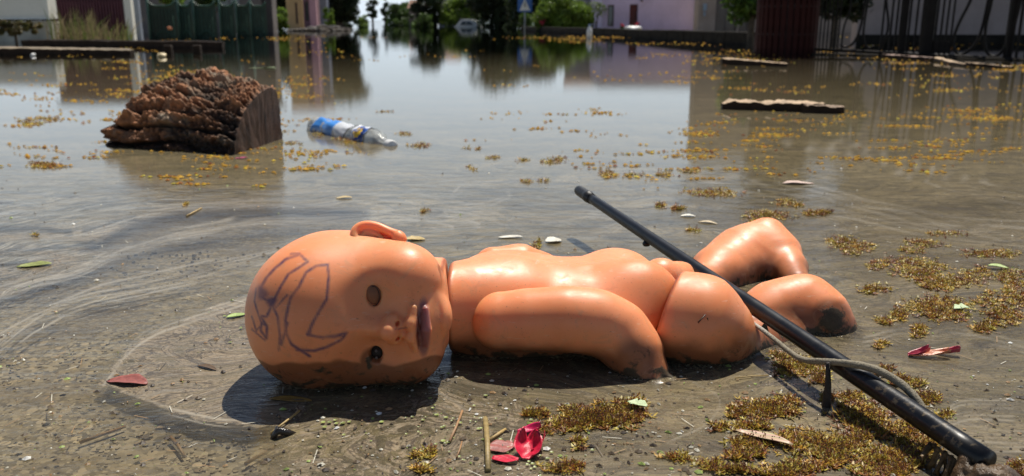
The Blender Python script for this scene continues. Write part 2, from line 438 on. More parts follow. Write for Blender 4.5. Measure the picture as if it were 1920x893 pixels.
# ring coordinates round the stranded doll's head
dxv = b.vmath('SUBTRACT', pf, (CX, CY, 0)); sx = b.n('ShaderNodeSeparateXYZ'); nt.links.new(dxv, sx.inputs[0])
rad = b.vmath('LENGTH', dxv); ang = b.math('ARCTAN2', sx.outputs[1], sx.outputs[0])
cmb = b.n('ShaderNodeCombineXYZ'); b.put(cmb.inputs[0], b.math('MULTIPLY', rad, 55)); b.put(cmb.inputs[1], b.math('MULTIPLY', ang, 2.2))
ring = b.noise(cmb.outputs[0], 1.0, 5, .6, .4)
fl = b.noise(flow, 1.0, 6, .62, .8)
line_r = b.mapr(b.math('ABSOLUTE', b.math('SUBTRACT', ring, .5)), 0, .05, 1, 0)
line_f = b.mapr(b.math('ABSOLUTE', b.math('SUBTRACT', fl, .5)), 0, .035, 1, 0)
bigp = b.noise(b.vmath('MULTIPLY', pf, (3, 9, 0)), 1.0, 4, .55, .5)
curl = b.noise(b.vmath('MULTIPLY', pf, (20, 36, 0)), 1.0, 5, .62, 3.0)
aF = b.mapr(b.math('ADD', aF, b.math('MULTIPLY', b.math('SUBTRACT', b.noise(p, 34, 4, .55, .8), .5), .55)), .40, .52)
line_c = b.mapr(b.math('ABSOLUTE', b.math('SUBTRACT', curl, .5)), 0, .05, 1, 0)
speck = b.noise(p, 900, 2, .5)
grit = b.noise(p, 260, 4, .7, .6)
# how much the water hides what lies under it
far = b.mapr(sepp.outputs[1], .95, 1.9)
murk = b.math('MAXIMUM', b.mapr(bigp, .25, .75, .52, .86), far)
murk = b.math('MULTIPLY', murk, b.math('SUBTRACT', 1.0, b.math('MULTIPLY', aC, b.mapr(bigp, .3, .7, .92, .72))), clamp=True)
murk = b.math('ADD', murk, b.math('MULTIPLY', aW, b.math('MULTIPLY', line_r, .6)), clamp=True)
murk = b.math('ADD', murk, b.math('MULTIPLY', line_f, b.math('MULTIPLY', b.math('SUBTRACT', 1.0, aC), .2)), clamp=True)
filmm = b.math('MULTIPLY', aF, b.mapr(curl, .34, .40, .25, .95))
tanm = b.math('MULTIPLY', aT, b.mapr(bigp, .42, .52, .12, .85))
flake = b.noise(b.vmath('MULTIPLY', pf, (55, 130, 0)), 1.0, 5, .6, 1.6)
scm = b.math('MULTIPLY', aS, b.mapr(flake, .48, .53, 0.0, .95))
rgt = b.math('MULTIPLY', aR, b.mapr(curl, .42, .56, .1, .55))
cover = b.math('MAXIMUM', b.math('MAXIMUM', filmm, tanm), b.math('MAXIMUM', scm, rgt))
murk = b.math('MAXIMUM', murk, cover)
murk = b.math('MULTIPLY', murk, b.math('SUBTRACT', 1.0, b.math('MULTIPLY', aL, .62)))
murk = b.math('MAXIMUM', murk, b.math('MULTIPLY', aA, .75))
murk = b.math('MAXIMUM', murk, b.math('MULTIPLY', aH, .8))
cd = b.mix(b.mapr(bigp, .3, .7), (.180, .148, .082), (.265, .212, .120))
cd = b.mix(b.math('MULTIPLY', b.mapr(fl, .5, .60), .65), cd, (.115, .10, .075))
cd = b.mix(b.math('MULTIPLY', line_c, .55), cd, (.07, .062, .045))
cd = b.mix(b.math('MULTIPLY', b.math('MULTIPLY', aW, line_r), .75), cd, (.36, .33, .27))
ctan = b.mix(b.mapr(curl, .35, .65), (.28, .215, .14), (.21, .165, .11))
ctan = b.mix(b.math('MULTIPLY', line_c, .8), ctan, (.075, .06, .042))
fine = b.noise(b.vmath('MULTIPLY', pf, (90, 170, 0)), 1.0, 4, .6, 2.5)
ctan = b.mix(b.math('MULTIPLY', b.mapr(b.math('ABSOLUTE', b.math('SUBTRACT', fine, .5)), 0, .05, 1, 0), .35), ctan, (.42, .36, .27))
ctan = b.mix(b.math('MULTIPLY', b.mapr(b.math('ABSOLUTE', b.math('SUBTRACT', aF, .45)), 0, .4, 1, 0), b.math('GREATER_THAN', aF, .05)), ctan, (.11, .085, .06))
ctan = b.mix(b.mapr(grit, .5, .62, 0, .5), ctan, (.10, .085, .055))
curl2 = b.noise(b.vmath('MULTIPLY', pf, (11, 19, 0)), 1.0, 4, .55, 3.5)
ctan = b.mix(b.math('MULTIPLY', b.mapr(b.math('ABSOLUTE', b.math('SUBTRACT', curl2, .5)), 0, .035, 1, 0), .85), ctan, (.07, .058, .045))
ctan = b.mix(b.math('MULTIPLY', b.mapr(curl2, .56, .66), .45), ctan, (.16, .15, .13))
cd = b.mix(b.math('MULTIPLY', b.mapr(curl2, .50, .40), .55), cd, (.085, .076, .052))
cd = b.mix(b.math('MULTIPLY', cover, b.mapr(curl2, .36, .50, .45, 1.0)), cd, ctan)
cd = b.mix(b.math('MULTIPLY', aL, .5), cd, (.085, .088, .088))
cd = b.mix(b.math('MULTIPLY', aD, .85), cd, (.045, .038, .024))  # ripple shade put into the water colour
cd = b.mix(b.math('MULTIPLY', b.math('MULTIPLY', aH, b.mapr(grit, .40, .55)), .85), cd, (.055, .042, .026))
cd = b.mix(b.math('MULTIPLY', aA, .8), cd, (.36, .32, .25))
cd = b.mix(b.math('MULTIPLY', b.mapr(speck, .66, .72), .5), cd, (.5, .47, .38))
hgt = b.math('ADD', b.math('MULTIPLY', b.noise(b.vmath('MULTIPLY', p, (16, 38, 0)), 1.0, 5, .6, .3), 1.0), b.math('MULTIPLY', curl, .35))
hgt = b.math('ADD', hgt, b.math('MULTIPLY', b.math('MULTIPLY', grit, b.math('MAXIMUM', aS, b.math('MULTIPLY', aR, .4))), .3))
near = b.mapr(sepp.outputs[1], .5, 2.6, 1.0, .05)
bp = b.n('ShaderNodeBump'); b.put(bp.inputs['Strength'], b.math('MULTIPLY', near, .35)); bp.inputs['Distance'].default_value = .006; b.put(bp.inputs['Height'], hgt)
dif = b.n('ShaderNodeBsdfDiffuse'); b.put(dif.inputs[0], cd); b.put(dif.inputs['Normal'], bp.outputs[0])
trn = b.n('ShaderNodeBsdfTransparent'); trn.inputs[0].default_value = (.88, .84, .74, 1)
under = b.n('ShaderNodeMixShader'); b.put(under.inputs[0], murk); nt.links.new(trn.outputs[0], under.inputs[1]); nt.links.new(dif.outputs[0], under.inputs[2])
glo = b.n('ShaderNodeBsdfGlossy'); b.put(glo.inputs['Roughness'], b.math('ADD', b.math('MULTIPLY', cover, .05), .02)); b.put(glo.inputs['Normal'], bp.outputs[0])
frs = b.n('ShaderNodeFresnel'); frs.inputs[0].default_value = 1.333; b.put(frs.inputs['Normal'], bp.outputs[0])
fin = b.n('ShaderNodeMixShader'); b.put(fin.inputs[0], b.math('MULTIPLY', frs.outputs[0], b.mapr(cover, 0, 1, 1.25, 1.0)))
nt.links.new(under.outputs[0], fin.inputs[1]); nt.links.new(glo.outputs[0], fin.inputs[2]); b.out(fin.outputs[0])
M_water = m
water = tag(meshobj('water', V, F, M_water, attrs=dict(shore=np.zeros(len(V)), clear=clear, film=film, scum=scum, tan=tan, swirl=swirl, right=right, slick=slick, dark=dark, arc=arc)), kind='structure')

# ================================================================== BACKGROUND
def leaves(cx, cy, cz, rx, ry, rz, n, size, pal, clumps=26, seed=0, zmin=-.2, droop=.5):
    """crown: leaf-sized faces gathered in clumps, with gaps between them"""
    g = np.random.default_rng(seed)
    u = g.normal(size=(clumps, 3)); u /= np.linalg.norm(u, axis=1)[:, None]
    cc = u*np.array([rx, ry, rz])*g.uniform(.35, .95, (clumps, 1)) + np.array([cx, cy, cz])
    cr = g.uniform(.30, .55, clumps)*min(rx, rz)
    tint = g.uniform(.55, 1.35, clumps)
    k = g.integers(clumps, size=n); d = g.normal(size=(n, 3)); d /= np.linalg.norm(d, axis=1)[:, None]
    P = cc[k] + d*(cr[k]*g.uniform(.55, 1.05, n))[:, None]*np.array([1.15, 1.0, .85]); P[:, 2] = np.maximum(P[:, 2], zmin)
    a = g.normal(size=(n, 3)); a /= np.linalg.norm(a, axis=1)[:, None]
    bq = np.cross(a, d + g.normal(size=(n, 3))*.5); bq /= np.linalg.norm(bq, axis=1)[:, None]+1e-9
    s = size*g.uniform(.6, 1.4, n)[:, None]
    V = np.stack([P-a*s, P+bq*s*.45, P+a*s, P-bq*s*.45], 1).reshape(-1, 3)
    F = np.arange(n*4).reshape(-1, 4)
    pal = np.array(pal); col = pal[g.integers(len(pal), size=n)]*tint[k][:, None]*g.uniform(.75, 1.25, n)[:, None]
    return V, F, np.repeat(col, 4, 0)
M_leaf = vcol_mat('leaf', .5, .35, .45, 0)
M_bark = simple('bark', (.085, .065, .045), .9, .35, 14, .5)
G1 = [(.065, .125, .024), (.085, .16, .03), (.05, .095, .02)]
G2 = [(.17, .28, .035), (.22, .33, .045), (.12, .20, .03)]
G3 = [(.022, .042, .014), (.03, .055, .016), (.018, .034, .012)]
def tree(kind, label, cat, X, Y, cz, rx, ry, rz, n, size, pal, group=None, seed=0, trunk=.12, clumps=26):
    t = empty(kind, (X, Y, 0)); tag(t, label, cat, group)
    V, F, T = leaves(0, 0, cz, rx, ry, rz, n, size, pal, clumps, seed)
    meshobj('crown', V, F, M_leaf, t, False, {'tint': T})
    g = random.Random(seed); mb = MB()
    top = cz + rz*.4
    mb.tube([(0, 0, -1), (g.uniform(-.04, .04)*rx, 0, cz*.4), (g.uniform(-.08, .08)*rx, 0, top)], [trunk*1.25, trunk, trunk*.35], 8)
    for k in range(5):
        a = g.uniform(0, 6.28); z0 = g.uniform(.35, .8)*cz
        mb.tube([(0, 0, z0), (rx*.3*math.cos(a), ry*.3*math.sin(a), z0+rz*.3), (rx*.65*math.cos(a), ry*.65*math.sin(a), z0+rz*.6)], [trunk*.5, trunk*.3, trunk*.1], 6)
    mb.build('trunk', M_bark, t, True); return t
def X_at(px, Y): u, a, _ = ray(px, 38); return u*Y/a
# street vanishing direction: everything along the street recedes towards px 708
# ---- far trees at the end of the flooded street
tree('poplar_tree', 'narrow dark poplar on the left side of the far street gap', 'tree', X_at(699, 70), 70, 1.2, .45, .5, 1.5, 2600, .07, G3, 'poplars at the end of the street', 11, .08)
tree('poplar_tree', 'narrow dark poplar on the right side of the far street gap', 'tree', X_at(722, 95), 95, 1.5, .4, .4, 1.6, 2200, .09, G3, 'poplars at the end of the street', 12, .08)
tree('broadleaf_tree', 'rounded mid green tree standing free right of the far street gap', 'tree', X_at(750, 60), 60, .65, 1.0, .9, .85, 9000, .08, G1, None, 13)
tree('broadleaf_tree', 'wide dark green tree overhanging the debris bank left of the street gap', 'tree', X_at(638, 34), 34, 1.4, 1.0, 1.0, 1.45, 16000, .08, G3, None, 14, clumps=40)
tree('broadleaf_tree', 'dark tree between the far grey house and the white car', 'tree', X_at(800, 46), 46, 1.3, .75, .9, 1.3, 9000, .08, G3, None, 15)
tree('broadleaf_tree', 'yellow green bushy tree directly behind the sunken white car', 'tree', X_at(862, 46), 46, .7, 1.2, .7, .85, 9000, .07, G2, None, 16)
tree('broadleaf_tree', 'very dark dense tree behind the crossing sign', 'tree', X_at(936, 42), 42, 1.25, 1.5, .9, 1.5, 18000, .09, G3, None, 17, clumps=44)
tree('shrub', 'small yellow green shrub at the waterline beyond the debris bank', 'bush', X_at(680, 40), 40, .22, .3, .3, .3, 1200, .05, G2, None, 18, .03)
tree('shrub', 'small bright shrub at the foot of the far dark tree', 'bush', X_at(795, 40), 40, .25, .55, .3, .35, 1800, .05, G1, None, 19, .03)
# ---- hedge
V, F, T = leaves(0, 0, .50, 1.15, .45, .55, 19000, .045, G2, 60, 21, -.05)
tree('broadleaf_tree', 'dark tall tree rising behind the clipped hedge', 'tree', X_at(1010, 36), 36, 1.15, 1.3, .8, 1.25, 14000, .08, G3, None, 51, clumps=40)
tree('broadleaf_tree', 'dark tree behind the ochre and pink houses', 'tree', X_at(545, 36), 36, 1.2, 1.3, .8, 1.2, 9000, .08, G3, None, 52)
def undergrowth():
    Vs, Fs, Ts = [], [], []; o_ = 0
    for i, (px, Y, h_) in enumerate(((620, 40, .35), (650, 36, .3), (740, 62, .5), (765, 55, .5), (790, 50, .5), (820, 47, .45), (905, 44, .6), (940, 41, .5), (975, 38, .5), (1000, 34, .5), (560, 37, .5))):
        V, F, T = leaves(X_at(px, Y), Y, h_*.4, Y*.019, .3, h_, 1300, .06, G3 if i % 3 else G1, 10, 70+i, -.05); Vs.append(V); Fs.append(F+o_); Ts.append(T); o_ += len(V)
    tag(meshobj('undergrowth', np.concatenate(Vs), np.concatenate(Fs), M_leaf, None, False, {'tint': np.concatenate(Ts)}), 'low dark undergrowth along the far banks of the flooded street', 'bushes', kind='stuff')
undergrowth()
hz = empty('hedge', (X_at(1062, 26.5), 26.5, 0)); tag(hz, 'bright green clipped hedge right of the blue crossing sign', 'hedge')
meshobj('foliage', V, F, M_leaf, hz, False, {'tint': T})
mb = MB()
for k in range(7): mb.tube([(-.9+.3*k, .1, -.3), (-.88+.3*k, .05, .3), (-.8+.3*k, .1, .6)], [.03, .02, .01], 6)
mb.build('stems', M_bark, hz, True)
# ---- plaster materials
M_lilac = simple('lilac_plaster', (.70, .60, .82), .85, .10, 1.6, .12)
M_beige = simple('beige_plaster', (.42, .33, .26), .85, .12, 1.6, .12)
M_white = simple('white_plaster', (.82, .80, .70), .8, .08, 1.2, .15)
M_grey = simple('grey_plaster', (.26, .26, .29), .85, .15, 1.2, .12)
M_yellow = simple('ochre_plaster', (.62, .44, .22), .85, .12, 1.6, .1)
M_pink = simple('pink_plaster', (.58, .33, .38), .85, .12, 1.6, .1)
M_rose = simple('dark_rose_plaster', (.22, .12, .14), .85, .15, 1.6, .1)
M_stone = simple('dark_damp_stone', (.022, .019, .015), .9, .4, 8, .4, spec=.08)
M_dark = simple('dark_paint', (.03, .022, .022), .5, .3, 5, .1)
M_frame = simple('window_frame_paint', (.10, .085, .08), .5, .2, 5, .1)
M_roof = simple('roof_tile', (.20, .11, .07), .85, .35, 6, .3)
m, nt = mat('dark_glass'); b = NB(nt); n_ = b.noise(b.obj(), 2, 3)
b.out(b.principled(b.mix(n_, (.02, .028, .03), (.10, .13, .13)), .08, .6)); M_glass = m
def wall_with_holes(x0, x1, z0, z1, y0, y1, holes):
    """a wall with real openings; holes = (x0,x1,z0,z1)"""
    mb = MB(); xs = sorted({x0, x1, *[h[0] for h in holes], *[h[1] for h in holes]}); zs = sorted({z0, z1, *[h[2] for h in holes], *[h[3] for h in holes]})
    for xa, xb in zip(xs[:-1], xs[1:]):
        run = None
        for za, zb in zip(zs[:-1], zs[1:]):
            cx, cz = (xa+xb)/2, (za+zb)/2
            if any(h[0] < cx < h[1] and h[2] < cz < h[3] for h in holes):
                if run: mb.box(xa, xb, y0, y1, *run); run = None
            else: run = (run[0], zb) if run else (za, zb)
        if run: mb.box(xa, xb, y0, y1, *run)
    return mb
def window(parent, x0, x1, z0, z1, y, name='window', mullions=1, fm=None, gm=None, fw=.035, label=None):
    fm = fm or M_frame; mb = MB()
    mb.box(x0+.002, x0+fw, y, y+.06, z0+.002, z1-.002); mb.box(x1-fw, x1-.002, y, y+.06, z0+.002, z1-.002)
    mb.box(x0+fw, x1-fw, y, y+.06, z1-fw, z1-.002); mb.box(x0+fw, x1-fw, y, y+.06, z0+.002, z0+fw)
    fr = mb.build(name, fm, parent)
    if label: fr['label'] = label
    n = mullions+1; xs = np.linspace(x0+fw, x1-fw, n+1)
    for i in range(n):
        MB().box(xs[i]+.004, xs[i+1]-.004, y+.025, y+.035, z0+fw+.002, z1-fw-.002).build('pane', gm or M_glass, fr)
    for i in range(1, n): MB().box(xs[i]-.012, xs[i]+.012, y+.01, y+.05, z0+fw, z1-fw).build('mullion', fm, fr)
    return fr
def house(name, label, X0, X1, Y, Z, depth, wm, holes=(), eave=.12, roofh=.5, roofm=None, parapet=False):
    h = empty(name, ((X0+X1)/2, Y, 0)); tag(h, label, 'house'); cx = (X0+X1)/2; a, bb = X0-cx, X1-cx
    wall_with_holes(a, bb, -1, Z, 0, .2, list(holes)).build('front_wall', wm, h)
    MB().box(a, a+.2, .203, depth, -1, Z).build('side_wall', wm, h); MB().box(bb-.2, bb, .203, depth, -1, Z).build('side_wall', wm, h)
    MB().box(a+.203, bb-.203, depth-.2, depth, -1, Z).build('back_wall', wm, h)
    rm = MB(); e = eave
    if roofh > 0:
        V = [(a-e, -e, Z+.003), (bb+e, -e, Z+.003), (bb+e, depth+e, Z+.003), (a-e, depth+e, Z+.003), (a-e, depth/2, Z+roofh), (bb+e, depth/2, Z+roofh)]
        rm.add(V, [(0, 1, 5, 4), (2, 3, 4, 5), (1, 2, 5), (3, 0, 4), (3, 2, 1, 0)])
    else: rm.box(a-e, bb+e, -e, depth+e, Z+.003, Z+.1)
    rm.build('roof', roofm or M_roof, h)
    for ho in holes:
        if len(ho) > 4: continue
    return h, cx
# ---- right bank: lilac house, beige house
Yl = 27.0
xa, xb = X_at(1129, Yl), X_at(1306, Yl); K = Yl/FPX
zt = lambda py: H + (38-py)*K*1.03
cx = (xa+xb)/2
wl = (X_at(1139, Yl)-cx, X_at(1151, Yl)-cx, zt(49), zt(12)); dl = (X_at(1180, Yl)-cx, X_at(1195.5, Yl)-cx, -.6, zt(11))
h, _ = house('lilac_house', 'pale lilac house with a tall narrow window and a dark red door', xa, xb, Yl, 1.62, 4, M_lilac, [wl, dl], .08, 0, M_frame)
window(h, *wl, .06, mullions=0)
d = MB().box(dl[0]+.002, dl[1]-.002, .08, .13, -.6, dl[3]-.002).build('door', simple('dark_red_paint', (.09, .015, .015), .5, .3, 6, .1), h)
MB().box(dl[1]-.05, dl[1]-.03, .05, .08, .35, .45).build('handle', M_dark, d)
mb = MB(); mb.tube([(0, -.002, zt(4)), (0, -.08, zt(3)), (0, -.1, zt(5.5))], .012, 6); mb.box(-.04, .04, -.14, -.06, zt(6.5), zt(4.5), .01)
o = mb.build('wall_lantern', M_dark, h); o.location.x = X_at(1201, Yl)-cx
MB().tube([(xb-cx-.03, -.05, -.5), (xb-cx-.03, -.05, 1.6)], .03, 8).build('downpipe', M_dark, h, True)
Yb = 24.0; xa, xb = X_at(1309, Yb), X_at(1700, Yb); K = Yb/FPX; zt = lambda py, K=K: H + (38-py)*K*1.03; cx = (xa+xb)/2
wb = (X_at(1341, Yb)-cx, X_at(1382, Yb)-cx, -.2, zt(-3)); wc = (X_at(1386, Yb)-cx, X_at(1405, Yb)-cx, -.2, zt(8))
h, _ = house('beige_house', 'beige shopfront house with dark tall glazing behind the green tree', xa, xb, Yb, 3.9, .6, M_beige, [wb, wc], .08, 0, M_frame)
window(h, *wb, .06, mullions=1, gm=M_glass); window(h, *wc, .06, mullions=0)
o = MB(); o.box(-.05, .05, -.05, -.003, zt(22), zt(10), .01); o.box(-.025, .025, -.04, -.005, zt(31), zt(23.5))
o = o.build('meter_box', simple('pale_blue_paint', (.30, .38, .45), .5, .1, 5, .05), h); o.location.x = X_at(1320, Yb)-cx
# ---- long low kerb wall on the right bank (stones)
wallg = empty('low_wall', (0, 0, 0)); tag(wallg, 'long dark low retaining wall along the right bank', 'wall')
pa = Vector((X_at(985, 29.5), 29.5, 0)); pb = Vector((X_at(1425, 11.5), 11.5, 0)); L = (pb-pa).length; dr = (pb-pa).normalized(); nn = Vector((-dr.y, dr.x, 0))
wallg.location = pa; wallg.rotation_euler.z = math.atan2(dr.y, dr.x)
nst = 22; me = None
for i in range(nst):
    x0 = L*i/nst; hgt_ = .12 + .05*i/nst + rng.uniform(-.006, .006)
    MB().box(x0+.006, x0+L/nst-.006, -.13, -.02, -.4, hgt_, .012).build('stone', M_stone, wallg)
MB().box(0, L, -.10, -.03, -.41, .108).build('mortar_core', M_dark, wallg)
# ---- sign
sg = empty('crossing_sign', (X_at(984, 27.3), 27.3, 0)); tag(sg, 'blue square pedestrian crossing sign on a grey pole', 'sign')
K = 27.3/FPX*1.03
MB().tube([(0, 0, -.8), (0, 0, H+36*K)], .022, 10).build('pole', simple('galvanised', (.30, .32, .32), .45, .15, 6, .05, metal=.4), sg, True)
z0, z1 = H+14*K, H+40*K; hw = 12.7*K
bd = MB().box(-hw, hw, -.045, -.025, z0, z1, .004).build('panel', simple('blue_enamel', (.012, .10, .36), .35, .08, 5, .02), sg)
zc = (z0+z1)/2
tr = MB(); tr.add([(-hw*.72, -.048, z0+.045), (hw*.72, -.048, z0+.045), (0, -.048, z1-.06), (-hw*.72, -.0455, z0+.045), (hw*.72, -.0455, z0+.045), (0, -.0455, z1-.06)], [(0, 1, 2), (0, 3, 4, 1), (1, 4, 5, 2), (2, 5, 3, 0)])
tr.build('white_triangle', simple('white_enamel', (.75, .75, .72), .4, .05, 5, .02), bd)
mn = MB(); s_ = hw*.5
def stroke(p0, p1, wd):
    (x0, y0), (x1, y1) = p0, p1; dx, dy = x1-x0, y1-y0; l = math.hypot(dx, dy); ox, oy = -dy/l*wd/2, dx/l*wd/2
    q = [(x0+ox, y0+oy), (x0-ox, y0-oy), (x1-ox, y1-oy), (x1+ox, y1+oy)]
    mn.add([(x*s_, -.0515, zc-.02+y*s_) for x, y in q]+[(x*s_, -.0485, zc-.02+y*s_) for x, y in q], [(0, 1, 2, 3), (0, 4, 5, 1), (1, 5, 6, 2), (2, 6, 7, 3), (3, 7, 4, 0)])
stroke((0, .55), (0, -.05), .22); stroke((0, -.05), (.38, -.62), .15); stroke((0, -.05), (-.34, -.62), .15); stroke((0, .42), (.36, .08), .12); stroke((0, .42), (-.36, .12), .12)
mn.add([(.13*math.cos(a)*s_, -.0515, zc-.02+(.75+.13*math.sin(a))*s_) for a in np.linspace(0, 6.28, 13)[:-1]], [tuple(range(12))])
mn.build('walking_figure', M_dark, bd)
# ---- sunken white car
def car():
    Yc = 43; c = empty('sunken_car', (X_at(879, Yc), Yc, -.07), R(-8)); c.scale = (.86, 1, 1); tag(c, 'white car flooded up to its windows', 'car')
    L2, Wd = 1.0, .66; prof = [(-1.25, -.5), (-1.28, .02), (-1.05, .10), (-.62, .36), (-.3, .42), (.35, .42), (.72, .35), (1.12, .08), (1.3, -.02), (1.32, -.5)]
    V = []; 
    for s_, ins in ((-1, 0), (-.86, 1), (.86, 1), (1, 0)):
        for x, z in prof:
            k = (1-.16*max(0, z)/.42)
            V.append((x*.62, s_*Wd*k*(1 if not ins else 1), z*(1.0 if ins else .985)))
    n = len(prof); F = [(i*n+j, i*n+j+1, (i+1)*n+j+1, (i+1)*n+j) for i in range(3) for j in range(n-1)] + [tuple(range(n-1, -1, -1)), tuple(range(3*n, 4*n))]
    meshobj('body', V, F, simple('white_car_paint', (.72, .75, .72), .25, .04, 2, .02, spec=.6), c, False)
    for sx in (-1, 1):
        for (x0, x1, x2, x3) in ((-.60, -.05, -.05, -.36), (0.0, .60, .34, 0.0)):
            y0, y1 = sx*(Wd*.985+.004), sx*(Wd*.90+.004)
            V = [(x0*.62, y0, .17), (x1*.62, y0, .17), (x2*.62, y1, .33), (x3*.62, y1, .33)]; V += [(v[0], v[1]-sx*.03, v[2]) for v in V]
            meshobj('side_window', V, [(0, 1, 2, 3), (0, 4, 5, 1), (1, 5, 6, 2), (2, 6, 7, 3), (3, 7, 4, 0)], M_glass, c, False)
    for s_, xx in ((1, (.75, 1.07)), (-1, (-.66, -1.0))):
        V = [(xx[0]*.62+s_*.012, -.5, .345), (xx[0]*.62+s_*.012, .5, .345), (xx[1]*.62+s_*.012, .56, .13), (xx[1]*.62+s_*.012, -.56, .13)]
        V += [(v[0]-s_*.03, v[1], v[2]-.03) for v in V]
        o = meshobj('windscreen', V, [(0, 1, 2, 3), (0, 4, 5, 1), (1, 5, 6, 2), (2, 6, 7, 3), (3, 7, 4, 0)], M_glass, c, False)
    for sx in (-1, 1): MB().box(-.42, .40, sx*.42-.012, sx*.42+.012, .4, .44, .004).build('roof_rail', M_grey, c)
car()
# ---- far houses both sides of the gap
h, cx = house('grey_house', 'far grey house right of the street gap with a steep gable', X_at(767, 52), X_at(785, 52), 52, 1.0, 2.5, simple('taupe_plaster', (.18, .15, .14), .9, .15, 2, .1), [], .08, .5)
h, cx = house('pale_grey_house', 'pale grey house half hidden behind the tree left of the sunken car', X_at(822, 50), X_at(858, 50), 50, 1.5, 2.5, M_grey, [(-.25, .05, .35, .9)], .1, .5)
window(h, -.25, .05, .35, .9, .06)
h, cx = house('ochre_house', 'narrow ochre house standing left of the pink house', X_at(538, 30), X_at(569, 30), 30, 2.5, .5, M_yellow, [(.02, .10, .2, .9)], .06, .3)
window(h, .02, .10, .2, .9, .06, mullions=0)
h, cx = house('pink_house', 'narrow pink and dark rose house with a pale pink corner pillar', X_at(569.5, 29), X_at(594, 29), 29, 2.4, .5, M_rose, [(-.16, -.04, .3, .9)], .06, .3)
window(h, -.16, -.04, .3, .9, .06, mullions=0)
MB().box(.02, .24, -.12, -.003, -1, 2.39).build('corner_pillar', M_pink, h)
h, cx = house('slate_house', 'slate blue house beside the wide dark tree', X_at(597, 32), X_at(613, 32), 32, 2.6, .5, simple('slate_plaster', (.16, .18, .24), .85, .12, 2, .1), [], .06, .3)
tree('shrub', 'bright green shrub between the ochre house and the green fence', 'bush', X_at(524, 26), 26, .35, .27, .3, .42, 3000, .05, G2, None, 31, .03)
tree('shrub', 'slender yellow green shrub between the slate house and the dark tree', 'bush', X_at(616, 28), 28, .35, .14, .3, .42, 1500, .05, G2, None, 32, .03)
h, cx = house('long_dark_house', 'long dark grey house behind the green metal fence', X_at(262, 22), X_at(508, 22), 22, 1.75, .6, simple('brown_grey_plaster', (.16, .14, .13), .9, .2, 1.5, .1), [(-.9, -.3, .5, 1.1), (.3, .9, .5, 1.1), (1.42, 1.66, -.2, 1.0)], .1, 0, M_frame)
window(h, -.9, -.3, .5, 1.1, .06); window(h, .3, .9, .5, 1.1, .06); MB().box(1.422, 1.658, .08, .12, -.2, .998).build('door', M_dark, h)
house('small_grey_house', 'small pale grey house just behind the right end of the hedge', X_at(1062, 31), X_at(1135, 31), 31, 1.75, .6, M_grey, [], .05, .25)
# debris bank at left
def debris():
    V, F = [], []; g = random.Random(5); mb = MB()
    base = Vector((X_at(605, 27), 27, 0))
    for i in range(120):
        x = g.uniform(-1.0, .75); y = g.uniform(-.5, .5); hh = .16*max(0, 1-abs(x-.1)/1.15)
        a = g.uniform(0, 3.14); l = g.uniform(.08, .3)
        z = g.uniform(0, hh); mb.tube([(x-l*math.cos(a), y-l*math.sin(a)*.4, z), (x, y, z+.02), (x+l*math.cos(a), y+l*math.sin(a)*.4, z+g.uniform(-.04, .04))], [g.uniform(.01, .03)]*3, 5)
    o = mb.build('driftwood_bank', simple('grey_driftwood', (.22, .20, .18), .9, .4, 10, .4), None, loc=base)
    tag(o, 'grey heap of washed up branches below the dark tree', 'debris', kind='stuff')
debris()
# ---- left: white wall, maroon garage, posts, green fence
Yw = 13.4; K = Yw/FPX*1.03
wh = empty('white_wall', (X_at(-60, Yw), Yw, 0)); tag(wh, 'whitewashed wall with a dark ledge at the far left', 'wall')
x1 = X_at(93, Yw)-wh.location.x
MB().box(-3, x1, 0, .25, .34, .67).build('upper_wall', M_white, wh)
MB().box(-3, x1-.01, -.05, .2, .305, .338).build('ledge', M_stone, wh)
MB().box(-3, x1+.02, .02, .25, -.5, .303).build('lower_wall', simple('stained_white_plaster', (.5, .47, .38), .85, .3, 2.5, .2), wh)
Yg = 14.2; gx0, gx1 = X_at(94, Yg), X_at(238, Yg)
ga = empty('garage', ((gx0+gx1)/2, Yg, 0)); tag(ga, 'dark maroon corrugated garage behind dry weeds', 'shed'); ww = gx1-gx0
MB().box(-ww/2, ww/2, .08, .3, -1, .98).build('wall', M_rose, ga)
n = 26; me = MB().box(0, ww/n*.62, 0, .078, -.5, .97, .012).build('rib', simple('maroon_sheet', (.13, .045, .06), .6, .25, 4, .1), ga)
me.location.x = -ww/2
for i in range(1, n):
    c = me.copy(); C.objects.link(c); c.parent = ga; c.location.x = -ww/2 + ww*i/n
MB().box(-ww/2-.05, ww/2+.05, -.05, .35, .983, 1.03).build('roof', M_frame, ga)
def post(px, Y, wd, top, m_, label):
    t = tag(MB().box(-wd/2, wd/2, -wd/2, wd/2, -.5, top-.03, .008).add([( -wd*.6, -wd*.6, top-.028), (wd*.6, -wd*.6, top-.028), (wd*.6, wd*.6, top-.028), (-wd*.6, wd*.6, top-.028), (0, 0, top+.03)], [(0, 1, 4), (1, 2, 4), (2, 3, 4), (3, 0, 4), (3, 2, 1, 0)]).build('gate_post', m_, None, loc=(X_at(px, Y), Y, 0)), label, 'post')
post(244, 13.6, .11, 1.0, M_white, 'cream white gate post at the corner of the maroon garage')
post(258.5, 13.9, .09, 1.0, simple('blue_grey_paint', (.22, .25, .30), .6, .1, 4, .05), 'blue grey gate post beside the cream white one')
M_green = simple('dark_green_paint', (.03, .085, .06), .5, .25, 6, .08)
M_greens = simple('green_mesh_sheet', (.03, .055, .04), .7, .25, 5, .1)
gf = empty('green_fence', (X_at(272, 15.3), 15.3, 0)); tag(gf, 'dark green sheet metal fence with scooped panel tops', 'fence')
def fx(px, Y): return X_at(px, Y)-gf.location.x
panels = [(279, 331, 15.3), (335, 360, 15.6), (364, 405, 15.9), (413, 440, 17.2), (444, 468, 18.6), (471, 500, 20)]
